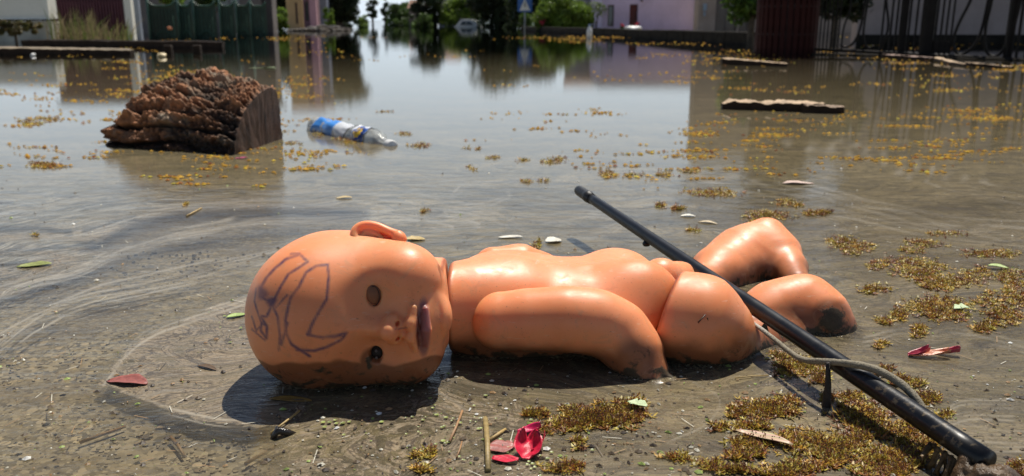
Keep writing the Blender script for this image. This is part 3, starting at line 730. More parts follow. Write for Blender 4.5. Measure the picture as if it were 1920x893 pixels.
for i, (p0, p1, Y) in enumerate(panels):
    Kk = Y/FPX*1.03; y = Y-15.3; x0, x1 = fx(p0, Y), fx(p1, Y); tz = H+(38-14)*Kk; bz = H-36*Kk*.55
    V = []; ns = 10
    for j in range(ns+1):
        s_ = j/ns; e = abs(2*s_-1)**4*.09
        for (zz, yy) in ((-.4, .02), (tz+e, .02), (tz+e, .035), (-.4, .035)): V.append((x0+(x1-x0)*s_, y+yy, zz))
    F = [(j*4+a, (j+1)*4+a, (j+1)*4+(a+1) % 4, j*4+(a+1) % 4) for j in range(ns) for a in range(4)]
    meshobj('panel', V, F, M_greens, gf, False)
    mb = MB(); mb.tube([(x0+(x1-x0)*j/ns, y, tz+abs(2*j/ns-1)**4*.09) for j in range(ns+1)], .016, 6); mb.build('top_rail', M_green, gf, True)
    MB().tube([(x0, y-.01, -.4), (x0, y-.01, tz+.35)], .022, 8).build('fence_post', M_green, gf, True)
    nb = max(3, int((p1-p0)/6))
    for j in range(1, nb): MB().tube([(x0+(x1-x0)*j/nb, y+.005, -.3), (x0+(x1-x0)*j/nb, y+.005, tz-.05)], .006, 5).build('bar', M_green, gf, True)
    mb = MB(); mb.tube([(x0+(x1-x0)*(.15+.7*j/8), y+.0, .02+.12*math.sin(math.pi*j/8)) for j in range(9)], .01, 6); mb.build('arch', M_green, gf, True)
tree('broadleaf_tree', 'yellow green tree foliage hanging over the first green fence panel', 'tree', X_at(318, 17), 17, .78, .38, .3, .22, 3200, .04, G2, None, 33, .03)
tree('broadleaf_tree', 'darker tree foliage hanging over the middle green fence panels', 'tree', X_at(400, 18), 18, .80, .42, .3, .24, 3600, .04, G1, None, 34, .03)
# dry weeds in front of the garage
def weeds():
    g = np.random.default_rng(3); V, F, T = [], [], []; k = 0
    pal = np.array([(.12, .16, .04), (.22, .20, .08), (.30, .24, .13), (.16, .13, .07)])
    for i in range(300):
        px = g.uniform(92, 240) if i % 3 else g.normal(150, 22); Y = g.uniform(12.4, 14.0); x = X_at(px, Y); h_ = g.uniform(.12, .55)*(1 if px < 175 else .7); lean = g.normal(0, .12)
        wd = .006; pts = [(x, Y, -.05), (x+lean*.4, Y, h_*.6), (x+lean, Y, h_)]
        c = pal[g.integers(4)]*g.uniform(.7, 1.2)
        V += [(pts[0][0]-wd, Y, pts[0][2]), (pts[0][0]+wd, Y+.005, pts[0][2]), (pts[1][0]+wd, Y, pts[1][2]), (pts[1][0]-wd, Y-.004, pts[1][2]), (pts[2][0], Y, pts[2][2])]
        F += [(k, k+1, k+2, k+3), (k+3, k+2, k+4)]; T += [c]*5; k += 5
    tag(meshobj('weeds', V, F, M_leaf, None, False, {'tint': np.array(T)}), 'dry grass and weeds in front of the maroon garage', 'weeds', kind='stuff')
weeds()
tree('shrub', 'brown green creeping bush in front of the white wall', 'bush', X_at(25, 12.6), 12.6, .22, .5, .2, .1, 2200, .03, [(.10, .11, .03), (.16, .12, .05)], None, 35, .02)
# ---- right side: round ribbed column, tree, iron gate, wall behind
Yp = 8.6; pc = empty('ribbed_column', (X_at(1476, Yp), Yp, 0)); tag(pc, 'dark reddish round column of upright staves standing in the water', 'column')
rp = 51/FPX*Yp*1.03
M_stave = simple('dark_red_brown', (.034, .008, .006), .75, .35, 5, .2, spec=.15)
MB().lathe([(rp*.93, -.5), (rp*.93, 1.9)], 32).build('core', M_dark, pc, True)
ns = 30
sv = MB().box(-rp*math.pi/ns*.84, rp*math.pi/ns*.84, -rp-.012, -rp*.93+.001, -.5, 1.9, .006).build('stave', M_stave, pc)
for i in range(1, ns):
    c = sv.copy(); C.objects.link(c); c.parent = pc; c.rotation_euler.z = 2*math.pi*i/ns
for z in (.18, .44): MB().lathe([(rp*1.02, z), (rp*1.028, z+.004), (rp*1.028, z+.012), (rp*1.02, z+.016)], 32).build('hoop', M_dark, pc, True)
tree('broadleaf_tree', 'bright green leafed tree just left of the ribbed column', 'tree', X_at(1410, 11), 11, .62, .30, .3, .30, 4200, .045, [(.07, .15, .02), (.045, .09, .018), (.10, .19, .03)], None, 36, .04)
tree('broadleaf_tree', 'dark tree hanging behind the iron fence right of the ribbed column', 'tree', X_at(1565, 10.5), 10.5, .75, .42, .3, .42, 5000, .045, G3, None, 37, .04)
bw = empty('back_wall', (X_at(1800, 12.5), 12.5, 0)); tag(bw, 'shaded pinkish grey plaster wall behind the iron gate', 'wall')
M_pg = simple('pinkish_grey_plaster', (.36, .29, .26), .88, .12, 1.5, .12)
wall_with_holes(-1.45, 5.5, -1, 4.2, 0, .2, []).build('plaster_face', M_pg, bw)
MB().box(-1.45, 5.5, -.03, .0-.003, -1, .12).build('plinth', M_stone, bw)
M_iron = simple('black_iron', (.010, .008, .007), .6, .3, 8, .1, spec=.15)
ig = empty('iron_gate', (X_at(1530, 8.4), 8.4, 0)); tag(ig, 'black wrought iron gate of bars and curved scrolls at the right bank', 'gate')
gY0, gY1 = 8.4, 7.2
def gp(px):   # the gate line comes nearer to the right
    s_ = (px-1530)/(1920-1530); Y = gY0+(gY1-gY0)*s_; return Vector((X_at(px, Y)-ig.location.x, Y-8.4, 0))
def gz(px, py): s_ = (px-1530)/390; Y = gY0+(gY1-gY0)*s_; return H+(38-py)*Y/FPX*1.03
def gbar(px, wd, y0=-60, y1=104, name='bar'):
    q = gp(px); z0, z1 = gz(px, y1), gz(px, y0); Y = q.y+8.4; r = wd/2*Y/FPX
    MB().box(-r, r, -r, r, z0, z1, r*.2).build(name, M_iron, ig, loc=q)
for px in list(range(1540, 1580, 7)): gbar(px, 2.2)
for px, wd in ((1672, 3.2), (1682, 3.2), (1706, 3.2), (1719, 3.2), (1757, 3), (1767, 3), (1777, 3), (1787, 3), (1656, 3), (1904, 4), (1915, 4), (1932, 4), (1945, 4)): gbar(px, wd)
for px, wd in ((1695, 11), (1741, 19), (1896, 9)): gbar(px, wd, name='gate_upright')
def scroll(pts, r=1.7):
    q = [];
    for (px, py) in pts: g = gp(px); q.append(Vector((g.x, g.y, gz(px, py))))
    # smooth the control points
    for _ in range(2):
        n2 = [q[0]]
        for a_, b_ in zip(q[:-1], q[1:]): n2 += [a_*.75+b_*.25, a_*.25+b_*.75]
        q = n2+[q[-1]]
    MB().tube(q, r*10.5/FPX, 7).build('scroll', M_iron, ig, True)
scroll([(1621, -60), (1618, 0), (1616, 50), (1606, 78), (1590, 86), (1580, 80)]); scroll([(1626, -60), (1624, 0), (1620, 60), (1626, 80), (1637, 88), (1642, 82)])
scroll([(1652, -60), (1658, 10), (1668, 45), (1664, 70), (1655, 92)]); scroll([(1588, -20), (1594, 20), (1582, 50), (1583, 92)], 1.3)
scroll([(1830, -50), (1816, 5), (1796, 48), (1791, 80), (1803, 98), (1817, 97), (1838, 78), (1846, 40), (1852, -60)], 2.0)
scroll([(1857, -60), (1855, 10), (1849, 50), (1853, 88), (1868, 102), (1885, 98), (1898, 70), (1908, 20), (1912, -60)], 2.0)
a_, b_ = gp(1533), gp(1960)
MB().tube([a_+Vector((0, 0, gz(1533, 88))), b_+Vector((0, 0, gz(1960, 108)))], .016, 6).build('bottom_rail', M_iron, ig, True)
MB().tube([a_+Vector((0, 0, 1.25)), b_+Vector((0, 0, 1.25))], .016, 6).build('top_rail', M_iron, ig, True)
q0, q1 = gp(1745), gp(1790); MB().add([(q0.x, q0.y, .04), (q1.x, q1.y, .04), (q1.x, q1.y, .14), (q0.x, q0.y, .14), (q0.x, q0.y+.03, .04), (q1.x, q1.y+.03, .04), (q1.x, q1.y+.03, .14), (q0.x, q0.y+.03, .14)], [(0, 1, 2, 3), (7, 6, 5, 4), (3, 2, 6, 7), (0, 3, 7, 4), (1, 5, 6, 2)]).build('lock_plate', M_iron, ig)
kb = empty('kerb_wall', (0, 0, 0)); tag(kb, 'dark low kerb wall under the black iron gate', 'kerb')
A_, B_ = gp(1500)+ig.location, gp(2050)+ig.location; dd = B_-A_; kb.location = A_; kb.rotation_euler.z = math.atan2(dd.y, dd.x); l_ = dd.length
for i in range(9):
    MB().box(l_*i/9+.004, l_*(i+1)/9-.004, -.02, .16, -.3, .012+.004*rng.random(), .008).build('stone', M_stone, kb)
# ================================================================== THE DOLL
HC = np.array([-.1525, .759, .0578])
def skin_material():
    m, nt = mat('doll_vinyl'); b = NB(nt); p = b.pos()
    ink, lip, mud, seam = [b.attr(k) for k in ('ink', 'lip', 'mud', 'groove')]
    n1 = b.noise(p, 14, 4, .55); n2 = b.noise(p, 420, 3, .6); n3 = b.noise(p, 70, 5, .65, .5)
    c = b.mix(b.mapr(n1, .3, .7), (.74, .258, .102), (.80, .305, .138))
    c = b.mix(b.math('MULTIPLY', b.mapr(n3, .55, .75), .35), c, (.48, .15, .07))
    c = b.mix(b.mapr(n2, .66, .73, 0, .65), c, (.25, .12, .06))
    sc = b.n('ShaderNodeTexNoise'); sc.inputs['Scale'].default_value = 1.0; sc.inputs['Detail'].default_value = 2
    nt.links.new(b.vmath('MULTIPLY', p, (90, 40, 600)), sc.inputs['Vector'])
    c = b.mix(b.mapr(sc.outputs[0], .67, .72, 0, .4), c, (.75, .45, .32))
    c = b.mix(b.math('MULTIPLY', ink, b.mapr(n3, .3, .65, .45, .85)), c, (.018, .024, .095))
    c = b.mix(b.math('MULTIPLY', lip, .78), c, (.13, .055, .085))
    c = b.mix(b.math('MULTIPLY', seam, .8), c, (.16, .025, .012))
    mm = b.math('MULTIPLY', mud, 1.0)
    film_ = b.math('MULTIPLY', b.mapr(mm, .05, .6), .78)
    c = b.mix(film_, c, (.13, .045, .017))
    c = b.mix(b.math('MULTIPLY', b.mapr(b.noise(p, 38, 6, .7, 1.2), .54, .66), .32), c, (.50, .26, .14))
    c = b.mix(b.mapr(b.noise(p, 900, 2, .5), .72, .76, 0, .7), c, (.10, .055, .03))
    crust = b.mapr(b.math('ADD', mm, b.math('MULTIPLY', b.math('SUBTRACT', n3, .5), 1.7)), .76, .98)
    c = b.mix(crust, c, b.mix(n2, (.022, .014, .008), (.09, .06, .028)))
    rgh = b.math('ADD', b.mapr(n3, .3, .7, .38, .52), b.math('MULTIPLY', crust, .15))
    hb = b.math('ADD', b.math('MULTIPLY', n2, .12), b.math('MULTIPLY', crust, b.noise(p, 500, 3, .7)))
    b.out(b.principled(c, rgh, .36, 0, b.bump(hb, .35, .0012), sss=.55)); return m
M_skin = skin_material()
M_hole = simple('dark_hole', (.012, .008, .006), .7, .3, 60, .1)
doll = empty('baby_doll', (0.02, .82, 0)); tag(doll, 'bare peach vinyl baby doll lying in flood water with blue ink on its head', 'doll')
def part(name, V, F, ink=None, lip=None, mudf=None, groove=None, parent=None, res=None):
    V = np.asarray(V); n = len(V); z0 = np.zeros(n)
    zn = V[:, 2] + (fbm(V*55, 3)-.5)*.014
    mud = np.clip(1.05-(zn-.0)/.036, 0, 1)
    if mudf is not None: mud = np.maximum(mud, mudf)
    loc = np.array(doll.location); o = meshobj(name, V-loc, F, M_skin, parent or doll, True, dict(ink=ink if ink is not None else z0, lip=lip if lip is not None else z0, mud=mud, groove=groove if groove is not None else z0))
    return o
mS = .006
def L(a, b_, s): return (a, b_, s)
def head_sdf(P):
    Q = P-HC; Q = np.stack([Q[:, 0], -Q[:, 1], Q[:, 2]-mS*0], 1)       # chin, face, ear-up
    sy = np.stack([Q[:, 0], Q[:, 1], np.abs(Q[:, 2]-mS)], 1)             # mirrored about the midline
    d = sd_ell(Q, (-.0145, .0, .0), (.0715, .076, .0735))
    d = smin(d, sd_ell(Q, (.034, .010, .0015), (.058, .056, .0665)), .03)
    d = smin(d, sd_ell(Q, (-.035, .035, .003), (.045, .042, .055)), .03)      # forehead
    d = smin(d, sd_ell(sy, (.058, .033, .033), (.032, .032, .031)), .018)    # cheeks
    d = smin(d, sd_ell(Q, (.0815, .040, mS), (.014, .018, .017)), .016)      # chin
    d = smin(d, sd_ell(Q, (.066, .052, mS), (.022, .018, .022)), .016)       # muzzle
    d = smax(d, -sd_ell(sy, (.032, .083, .0285), (.017, .018, .018)), .022)  # eye sockets
    d = smin(d, sd_cap(Q, (.028, .0625, mS), (.046, .073, mS), .0045, .0065), .012)   # bridge
    d = smin(d, sd_ell(Q, (.0485, .0770, mS), (.0078, .0085, .0085)), .005)            # tip
    d = smin(d, sd_ell(sy, (.0505, .0715, .0085), (.0062, .0062, .0055)), .004)       # wings
    d = smin(d, sd_cap(Q, (.0665, .0745, mS+.0065), (.0595, .073, mS+.004), .0030, .0016), .006)
    d = smin(d, sd_cap(Q, (.0665, .0745, mS-.0065), (.0595, .073, mS-.004), .0030, .0016), .006)
    for i, (a1, b1, s1, a2, b2, s2, r1, r2) in enumerate(((.0690, .0695, .019, .0672, .0745, .006, .0026, .0042), (.0672, .0745, .006, .0680, .0755, 0, .0042, .0032),
                                  (.0790, .0660, .016, .0800, .0715, 0, .0026, .0050))):
        d = smin(d, sd_cap(sy, (a1, b1, s1), (a2, b2, s2), r1, r2), .004)   # lips
    d = smax(d, -sd_cap(sy, (.0738, .073, .020), (.0738, .0800, 0), .0012, .0030), .004) # mouth slit
    d = smax(d, -sd_ell(Q, (.090, .055, mS), (.006, .012, .016)), .010)*1.0
    d = smin(d, sd_ell(Q, (.0865, .042, mS), (.0105, .014, .014)), .010)
    # the eye openings: real holes
    d = smax(d, -sd_ell(Q, (.0335, .072, .0325), (.0078, .022, .0114)), .0012)
    d = smax(d, -sd_ell(Q, (.0335, .072, -.0215), (.0074, .022, .0100)), .0012)
    d = smax(d, -sd_ell(sy, (.0545, .0745, .0065), (.0022, .004, .0022)), .001)
    # neck
    nk = sd_cap(Q, (.055, -.012, .004), (.105, -.016, .002), .041, .0415)
    nk = smax(nk, Q[:, 0]-.0895, .004); d = smin(d, nk, .014)
    return d
V, F = surface(head_sdf, HC-np.array([.105, .098, .085]), HC+np.array([.115, .090, .085]), .00145)
hx, hy, _ = topx(V); vis = V[:, 1] < .80
def z1(p): return [(440+a*.4031, 400+b_*.4031) for a, b_ in p]
ink = np.zeros(len(V))
for pts, wd in (
    ([(262, 190), (300, 188), (340, 225), (300, 252), (250, 283), (215, 340), (187, 395), (172, 430)], 1.5),
    ([(295, 194), (240, 213), (185, 258), (148, 300), (122, 345), (118, 385), (150, 405), (182, 400)], 1.7),
    ([(432, 240), (380, 245), (332, 275), (300, 340), (262, 390), (248, 440), (236, 500), (240, 560), (265, 610), (310, 640), (350, 665)], 1.6),
    ([(432, 240), (437, 290), (433, 350), (428, 400), (400, 445), (368, 500), (338, 565), (400, 577), (460, 575), (522, 556), (495, 590), (430, 622), (370, 640), (290, 635)], 1.6),
    ([(180, 400), (172, 430), (148, 480), (120, 480), (150, 525), (125, 510), (120, 545), (148, 582), (150, 530)], 1.5),
    ([(100, 350), (92, 410), (108, 465), (128, 520), (100, 545), (80, 480)], 1.1), ([(80, 540), (140, 590)], 1.0),
    ([(175, 430), (200, 480), (208, 540), (217, 612), (232, 560), (247, 510)], 1.5), ([(190, 440), (245, 380)], 1.0), ([(208, 540), (205, 640)], 1.0),
    ([(122, 350), (125, 385), (140, 375), (130, 360)], 4.0), ([(160, 408), (182, 405), (172, 425)], 3.8), ([(350, 545), (345, 565)], 2.0), ([(430, 575), (490, 568)], 1.8)):
    pp = z1(pts); d_ = polydist(hx, hy, pp) + (fbm(V*300, 2)-.5)*.9; ink = np.maximum(ink, np.clip(1.3-d_/(wd*2.1), 0, 1)**1.2)
ink *= vis
lip = np.clip(1.35-np.hypot((hx-794)/(11.5), (hy-614)/45), 0, .32)/.32*vis
lip = np.maximum(lip, .55*np.clip(1.3-polydist(hx, hy, z1([(885, 420), (880, 450)]))/7, 0, 1)*vis)
ink = np.maximum(ink, vis*.8*np.clip(1.3-polydist(hx, hy, z1([(750, 540), (800, 532)]))/1.6, 0, 1))
mudf = np.clip((hy-670+(fbm(V*16+3, 3)-.5)*70)/14 + (fbm(V*60, 3)-.5)*.9, 0, .74)*vis
mudf = np.maximum(mudf, vis*np.clip(1.35-np.hypot((hx-695)/19, (hy-680)/25)-.0, 0, 1)*1.1)
groove = np.clip(1.4-np.abs((V[:, 0]-HC[0])-.0885)/.0016, 0, 1)*(V[:, 1] > .72)*.8
groove = np.maximum(groove, vis*1.1*np.clip(1.4-polydist(hx, hy, [(789, 588), (783, 604), (787, 614), (782, 630), (786, 648)])/2.6, 0, 1))
head = part('head', V, F, ink, lip, mudf, groove)
# eyes: closed lids inside the openings
for (sz, nm, lab) in ((.0325, 'eye', None), (-.0215, 'eye', 'mud filled eye socket')):
    c = HC+np.array([.0335, -.0515, sz]); prof = [(math.sin(t)*.0105, -math.cos(t)*.0105) for t in np.linspace(0, math.pi, 14)]
    if lab: prof = [(r_*.85, z_*.85) for r_, z_ in prof]; c = c+np.array([0, .003, 0])
    else: prof = [(r_*.94, z_*1.10) for r_, z_ in prof]
    Mx = Matrix.Translation(Vector(c-np.array(doll.location)))
    mb = MB(); mb.lathe(prof, 22, Mx)
    me_ = mb.build(nm, simple('closed_eyelid_vinyl', (.24, .095, .045), .7, .2, 60, .1) if lab is None else M_hole, head, True)
    if lab:
        me_['label'] = lab
        for dz in (.003, -.0035):
            cc = Vector(c-np.array(doll.location))+Vector((0, -.0106, dz)); mb = MB(); mb.lathe([(math.sin(t)*.0013, -math.cos(t)*.0013) for t in np.linspace(0, math.pi, 7)], 8, Matrix.Translation(cc)); mb.build('rivet', simple('dull_rivet', (.12, .10, .09), .4, .2, 60, .1), head, True)
    else:
        mb = MB(); mb.tube([Vector(c-np.array(doll.location))+Vector((.0045*math.cos(t)+.0005, -.0095, .0088*math.sin(t))) for t in np.linspace(-1.9, 1.9, 16)], .0004, 5); mb.build('lid_edge', M_hole, head, True)
# ear
eO = np.array(at(705, 452, .747)); eU = np.array([1., 0, 0]); eN = np.array([0, -.80, .60]); eV = np.array([0, .60, .80])   # ear plane leans back
def smooth2(pts, n=2):
    for _ in range(n):
        q = [pts[0]]
        for a_, b_ in zip(pts[:-1], pts[1:]): q += [tuple(np.array(a_)*.75+np.array(b_)*.25), tuple(np.array(a_)*.25+np.array(b_)*.75)]
        pts = q+[pts[-1]]
    return pts
def epx(x, y, lift=0.0):
    u, a, b_ = ray(x, y); d = np.array([u, a, b_]); o = np.array([0, 0, H]); t = ((eO-o)@eN)/(d@eN); q = o+d*t-eO; return (q@eU, q@eV, lift)
rim = [epx(x, y) for x, y in ((752, 449), (744, 440), (728, 434), (710, 425), (691, 421), (675, 424), (665, 433), (664, 445), (671, 454), (686, 458))]
rim2 = [epx(x, y, -.001) for x, y in ((716, 446), (703, 436), (690, 432), (680, 437), (679, 446))]
rim = smooth2(rim); rim2 = smooth2(rim2)
def ear_sdf(P):
    Q = (P-eO); Q = np.stack([Q@eU, Q@eV, Q@eN], 1)
    d = chain(Q, [(p_, .0040 if i < 6 else .0027) for i, p_ in enumerate(rim)], .003)
    ce = epx(698, 443); d = smin(d, sd_ell(Q, (ce[0], ce[1]-.002, -.0075), (.020, .017, .0045)), .003)
    d = smin(d, sd_ell(Q, (ce[0]+.002, ce[1]-.020, -.009), (.022, .012, .009)), .006)
    d = smin(d, chain(Q, [(p_, .0015) for p_ in rim2], .002), .002)
    d = smin(d, sd_ell(Q, epx(692, 441, -.002), (.0042, .0036, .0025)), .002)
    d = smin(d, sd_ell(Q, epx(748, 448, .0), (.0058, .0052, .0045)), .003)
    return d
V, F = surface(ear_sdf, eO-np.array([.036, .026, .022]), eO+np.array([.036, .040, .042]), .0009)
part('ear', V, F, parent=head)

# ---- torso
def torso_sdf(P):
    d = sd_ell(P, (-.012, .846, .031), (.066, .080, .052))
    d = smin(d, sd_ell(P, (.050, .846, .029), (.085, .076, .0500)), .03)
    d = smin(d, sd_ell(P, (.112, .846, .028), (.062, .076, .048)), .03)
    d = smin(d, sd_ell(P, (.126, .824, .047), (.044, .036, .039)), .016)      # near buttock
    d = smin(d, sd_ell(P, (.112, .889, .045), (.046, .040, .0355)), .010)      # far buttock
    d = smin(d, sd_ell(P, (-.010, .815, .055), (.040, .030, .020)), .02)      # shoulder blades
    d = smin(d, sd_ell(P, (-.010, .872, .055), (.040, .028, .020)), .02)
    d = smax(d, -sd_cap(P, (-.03, .850, .096), (.080, .854, .091), .008, .006), .022)   # spine hollow
    d = smax(d, -sd_cap(P, (.100, .858, .094), (.178, .858, .060), .003, .010), .010)   # cleft
    d = smax(d, -sd_cap(P, (.070, .775, .088), (.078, .82, .088), .003, .002), .014)
    nk = sd_cap(P, (-.075, .79, .050), (-.01, .83, .036), .042, .05)
    d = smin(d, nk, .02)
    d = smax(d, -(P[:, 0]+.0615), .006)
    hipn = np.array([-.90, .36, .22]); hipn /= np.linalg.norm(hipn)
    dd_ = -((P-np.array([.153, .800, .045]))@hipn)
    near = np.minimum(dd_, .862-P[:, 1])
    d = smax(d, near, .003)
    return d
V, F = surface(torso_sdf, (-.085, .745, -.03), (.20, .945, .105), .0021)
gr = np.clip(1.3-np.abs(V[:, 0]+.060)/.003, 0, 1)
part('torso', V, F, groove=gr*.9)
# ---- near arm
def A3(px, py, Y): return tuple(at(px, py, Y))
arm_pts = [(A3(938, 602, .770), .0280), (A3(1000, 600, .766), .0252), (A3(1065, 598, .764), .0262), (A3(1120, 604, .766), .0258), (A3(1163, 624, .766), .0240), (A3(1193, 665, .755), .0215), (A3(1205, 700, .745), .0165)]
def arm_sdf(P):
    d = chain(P, arm_pts, .02)
    # fist with fingers, mostly under water
    h0 = np.array(A3(1222, 700, .742)); d = smin(d, sd_ell(P, tuple(h0), (.016, .014, .014)), .01)
    for i, (dx, dy, dz) in enumerate(((.016, -.010, .002), (.019, -.004, -.002), (.020, .003, -.004), (.018, .010, -.006))):
        d = smin(d, sd_cap(P, tuple(h0+np.array([.004, dy*.7, .002])), tuple(h0+np.array([dx, dy, dz-.004])), .0062, .0046), .003)
    d = smin(d, sd_cap(P, tuple(h0+np.array([-.004, -.008, .003])), tuple(h0+np.array([.004, -.018, -.003])), .006, .0045), .004)
    return d
V, F = surface(arm_sdf, (-.055, .690, -.04), (.165, .815, .085), .0018)
ax_, ay_, _ = topx(V)
part('arm', V, F, mudf=np.clip(1.2-np.hypot((ax_-1195)/60, (ay_-690)/62), 0, .62))
# ---- far arm
far_pts = [(A3(925, 500, .915), .022), (A3(975, 499, .925), .0215), (A3(1015, 512, .935), .020), (A3(1045, 530, .945), .017)]
V, F = surface(lambda P: chain(P, far_pts, .015), (-.06, .87, -.04), (.10, .99, .09), .0025)
part('arm', V, F)
# ---- near leg
nl = [(A3(1262, 596, .800), .0440), (A3(1310, 604, .795), .0420), (A3(1352, 628, .795), .0320)]
nc = [(A3(1400, 618, .868), .028), (A3(1455, 592, .888), .0340), (A3(1508, 575, .890), .0310), (A3(1545, 600, .872), .026), (A3(1568, 620, .862), .0185)]
def nleg_sdf(P):
    hipn = np.array([.90, -.36, -.22]); hipn /= np.linalg.norm(hipn)
    a = chain(P, nl, .025); a = smax(a, -((P-np.array([.1545, .800, .045]))@hipn), .004)
    b_ = chain(P, nc, .02); d = smin(a, b_, .004)
    d = smin(d, sd_cap(P, A3(1385, 650, .812), A3(1482, 642, .858), .025, .026), .012)
    f0 = np.array(A3(1572, 620, .858))
    for i in range(5): d = smin(d, sd_cap(P, tuple(f0+np.array([0, .008-.005*i, 0])), tuple(f0+np.array([.012-.001*i, .009-.006*i, -.006])), .006, .004), .003)
    return d
V, F = surface(nleg_sdf, (.13, .73, -.04), (.37, .92, .105), .0022)
lx_, ly_, _ = topx(V)
mf = np.maximum(np.clip(1.55-np.hypot((lx_-1560)/36, (ly_-602)/34), 0, 1.2), np.clip(1.1-np.hypot((lx_-1440)/22, (ly_-690)/60), 0, .7))
mf = np.maximum(mf, np.clip(1.0-np.hypot((lx_-1500)/30, (ly_-640)/24), 0, .8))
hipn = np.array([.90, -.36, -.22]); hipn /= np.linalg.norm(hipn)
gr = np.clip(1.5-np.abs((V-np.array([.1545, .800, .045]))@hipn)/.0026, 0, 1)*(V[:, 0] < .22)
part('leg', V, F, mudf=mf, groove=gr)
# ---- far leg, knee raised
fl_ = [(A3(1240, 523, .898), .023), (A3(1275, 535, .932), .022), (A3(1305, 545, .985), .022), (A3(1352, 520, 1.050), .038), (A3(1390, 500, 1.085), .046), (A3(1415, 475, 1.10), .040), (A3(1440, 442, 1.11), .0190)]
fk = [(A3(1440, 442, 1.11), .0200), (A3(1458, 476, 1.085), .028), (A3(1478, 505, 1.05), .022), (A3(1495, 530, 1.0), .016)]
def fleg_sdf(P):
    d = smin(chain(P, fl_, .02), chain(P, fk, .012), .014)
    return d
V, F = surface(fleg_sdf, (.12, .84, -.04), (.42, 1.17, .125), .0026)
part('leg', V, F)

# ---- the water climbs a little where it meets the doll and gathers a dirt line there
def waterline():
    me = water.data; n = len(me.vertices); co = np.empty(n*3, np.float32); me.vertices.foreach_get('co', co); co = co.reshape(-1, 3).astype(float)
    idx = np.where((co[:, 0] > -.30) & (co[:, 0] < .42) & (co[:, 1] > .62) & (co[:, 1] < 1.2))[0]; P = co[idx].copy(); P[:, 2] = 0
    ds = [head_sdf(P), torso_sdf(P), arm_sdf(P), nleg_sdf(P), fleg_sdf(P), chain(P, far_pts, .015)]; d = np.min(ds, axis=0)
    co[idx, 2] += .0022*np.exp(-np.clip(d, 0, 1)/.0028)
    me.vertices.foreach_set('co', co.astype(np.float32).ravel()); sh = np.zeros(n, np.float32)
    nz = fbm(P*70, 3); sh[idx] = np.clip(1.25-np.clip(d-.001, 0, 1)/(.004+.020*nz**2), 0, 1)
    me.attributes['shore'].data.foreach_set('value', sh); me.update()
waterline()
# ---- things lying on the doll
def leaf_mesh(L_, W_, bend=.2, curl=.2, n=10, k=4, seed=0, jag=.0):
    g = random.Random(seed); V, F = [], []
    for i in range(n+1):
        s_ = i/n; wd = W_*math.sin(math.pi*min(1, s_*.94+.03))**.75*(1+jag*(g.random()-.5))
        for j in range(-k, k+1):
            t = j/k; V.append((L_*(s_-.5), wd*t*.5+bend*L_*math.sin(math.pi*s_)*.3, curl*wd*t*t*.6 + .06*L_*math.sin(s_*5+seed)*.3 + (g.random()-.5)*.02*W_))
    m_ = 2*k+1; F = [(i*m_+j, i*m_+j+1, (i+1)*m_+j+1, (i+1)*m_+j) for i in range(n) for j in range(m_-1)]
    return np.array(V), F
def thin(V, F, th):
    V = np.asarray(V); n = len(V); from collections import Counter
    V2 = np.vstack([V, V-np.array([0, 0, th])]); F2 = [tuple(f) for f in F] + [tuple(i+n for i in reversed(f)) for f in F]
    e = Counter(); 
    for f in F:
        for a, c in zip(f, list(f[1:])+[f[0]]): e[(a, c)] += 1
    for (a, c) in e:
        if (c, a) not in e: F2.append((c, a, a+n, c+n))
    return V2, F2
def leaf(name, label, cat, px, py, L_px, W_px, rot, m_, z=.0012, bend=.2, curl=.2, seed=0, group=None, jag=.15, tilt=0, Y=None, parent=None):
    q = onz(px, py, z) if Y is None else at(px, py, Y)
    t = q.y*CP-(q.z-H)*SP; s_ = t/FPX; V, F = leaf_mesh(L_px*s_, W_px*s_*1.0, bend, curl, seed=seed, jag=jag); V, F = thin(V, F, .0004)
    o = meshobj(name, V, F, m_, parent); o.location = q; o.rotation_euler = (tilt, 0, R(rot)); tag(o, label, cat, group); return o
# ================================================================== THE POLE
tip = Vector(onz(1085, 357, .068)); end = Vector(onz(1850, 866, .024))
M_pole = None
m, nt = mat('black_coated_tube'); b = NB(nt); co = b.pos(); n1 = b.noise(co, 120, 5, .65); n2 = b.noise(co, 30, 4, .6)
sp_ = b.n('ShaderNodeSeparateXYZ'); nt.links.new(co, sp_.inputs[0])
dirt = b.math('MULTIPLY', b.mapr(n1, .55, .63), b.mapr(b.math('ADD', sp_.outputs[1], b.math('MULTIPLY', n2, .25)), .88, .68, .0, .9))
c = b.mix(dirt, (.004, .0045, .006), (.10, .075, .045))
b.out(b.principled(c, b.mapr(n2, .3, .7, .28, .42), .35, 0, b.bump(n1, .25, .0008))); M_pole = m
pl = empty('black_pole', tip); tag(pl, 'long black tube lying across the doll legs with its capped end raised', 'pole')
def rel(v): return v-tip
dv = (end-tip); nseg = 26
MB().tube([rel(tip+dv*(.055+.945*i/nseg)) for i in range(nseg+1)], [.0071+.0016*i/nseg for i in range(nseg+1)], 20).build('tube', M_pole, pl, True)
dn = dv.normalized()
cp = [(0, .0029), (.001, .0056), (.004, .0073), (.010, .0080), (.034, .0082), (.040, .0083), (.041, .0089), (.046, .0089), (.047, .0083), (.058, .0080)]
MB().tube([rel(tip+dn*(x-.004)) for x, _ in cp], [r_ for _, r_ in cp], 20).build('end_cap', simple('black_rubber', (.014, .014, .015), .45, .3, 40, .1), pl, True)
kn = tip+dv*.311+Vector((-.002, -.004, -.0085)); MB().lathe([(0.0001, -.004), (.004, -.003), (.0055, 0), (.004, .003), (.0001, .004)], 12, Matrix.Translation(rel(kn))).build('button', M_pole, pl, True)
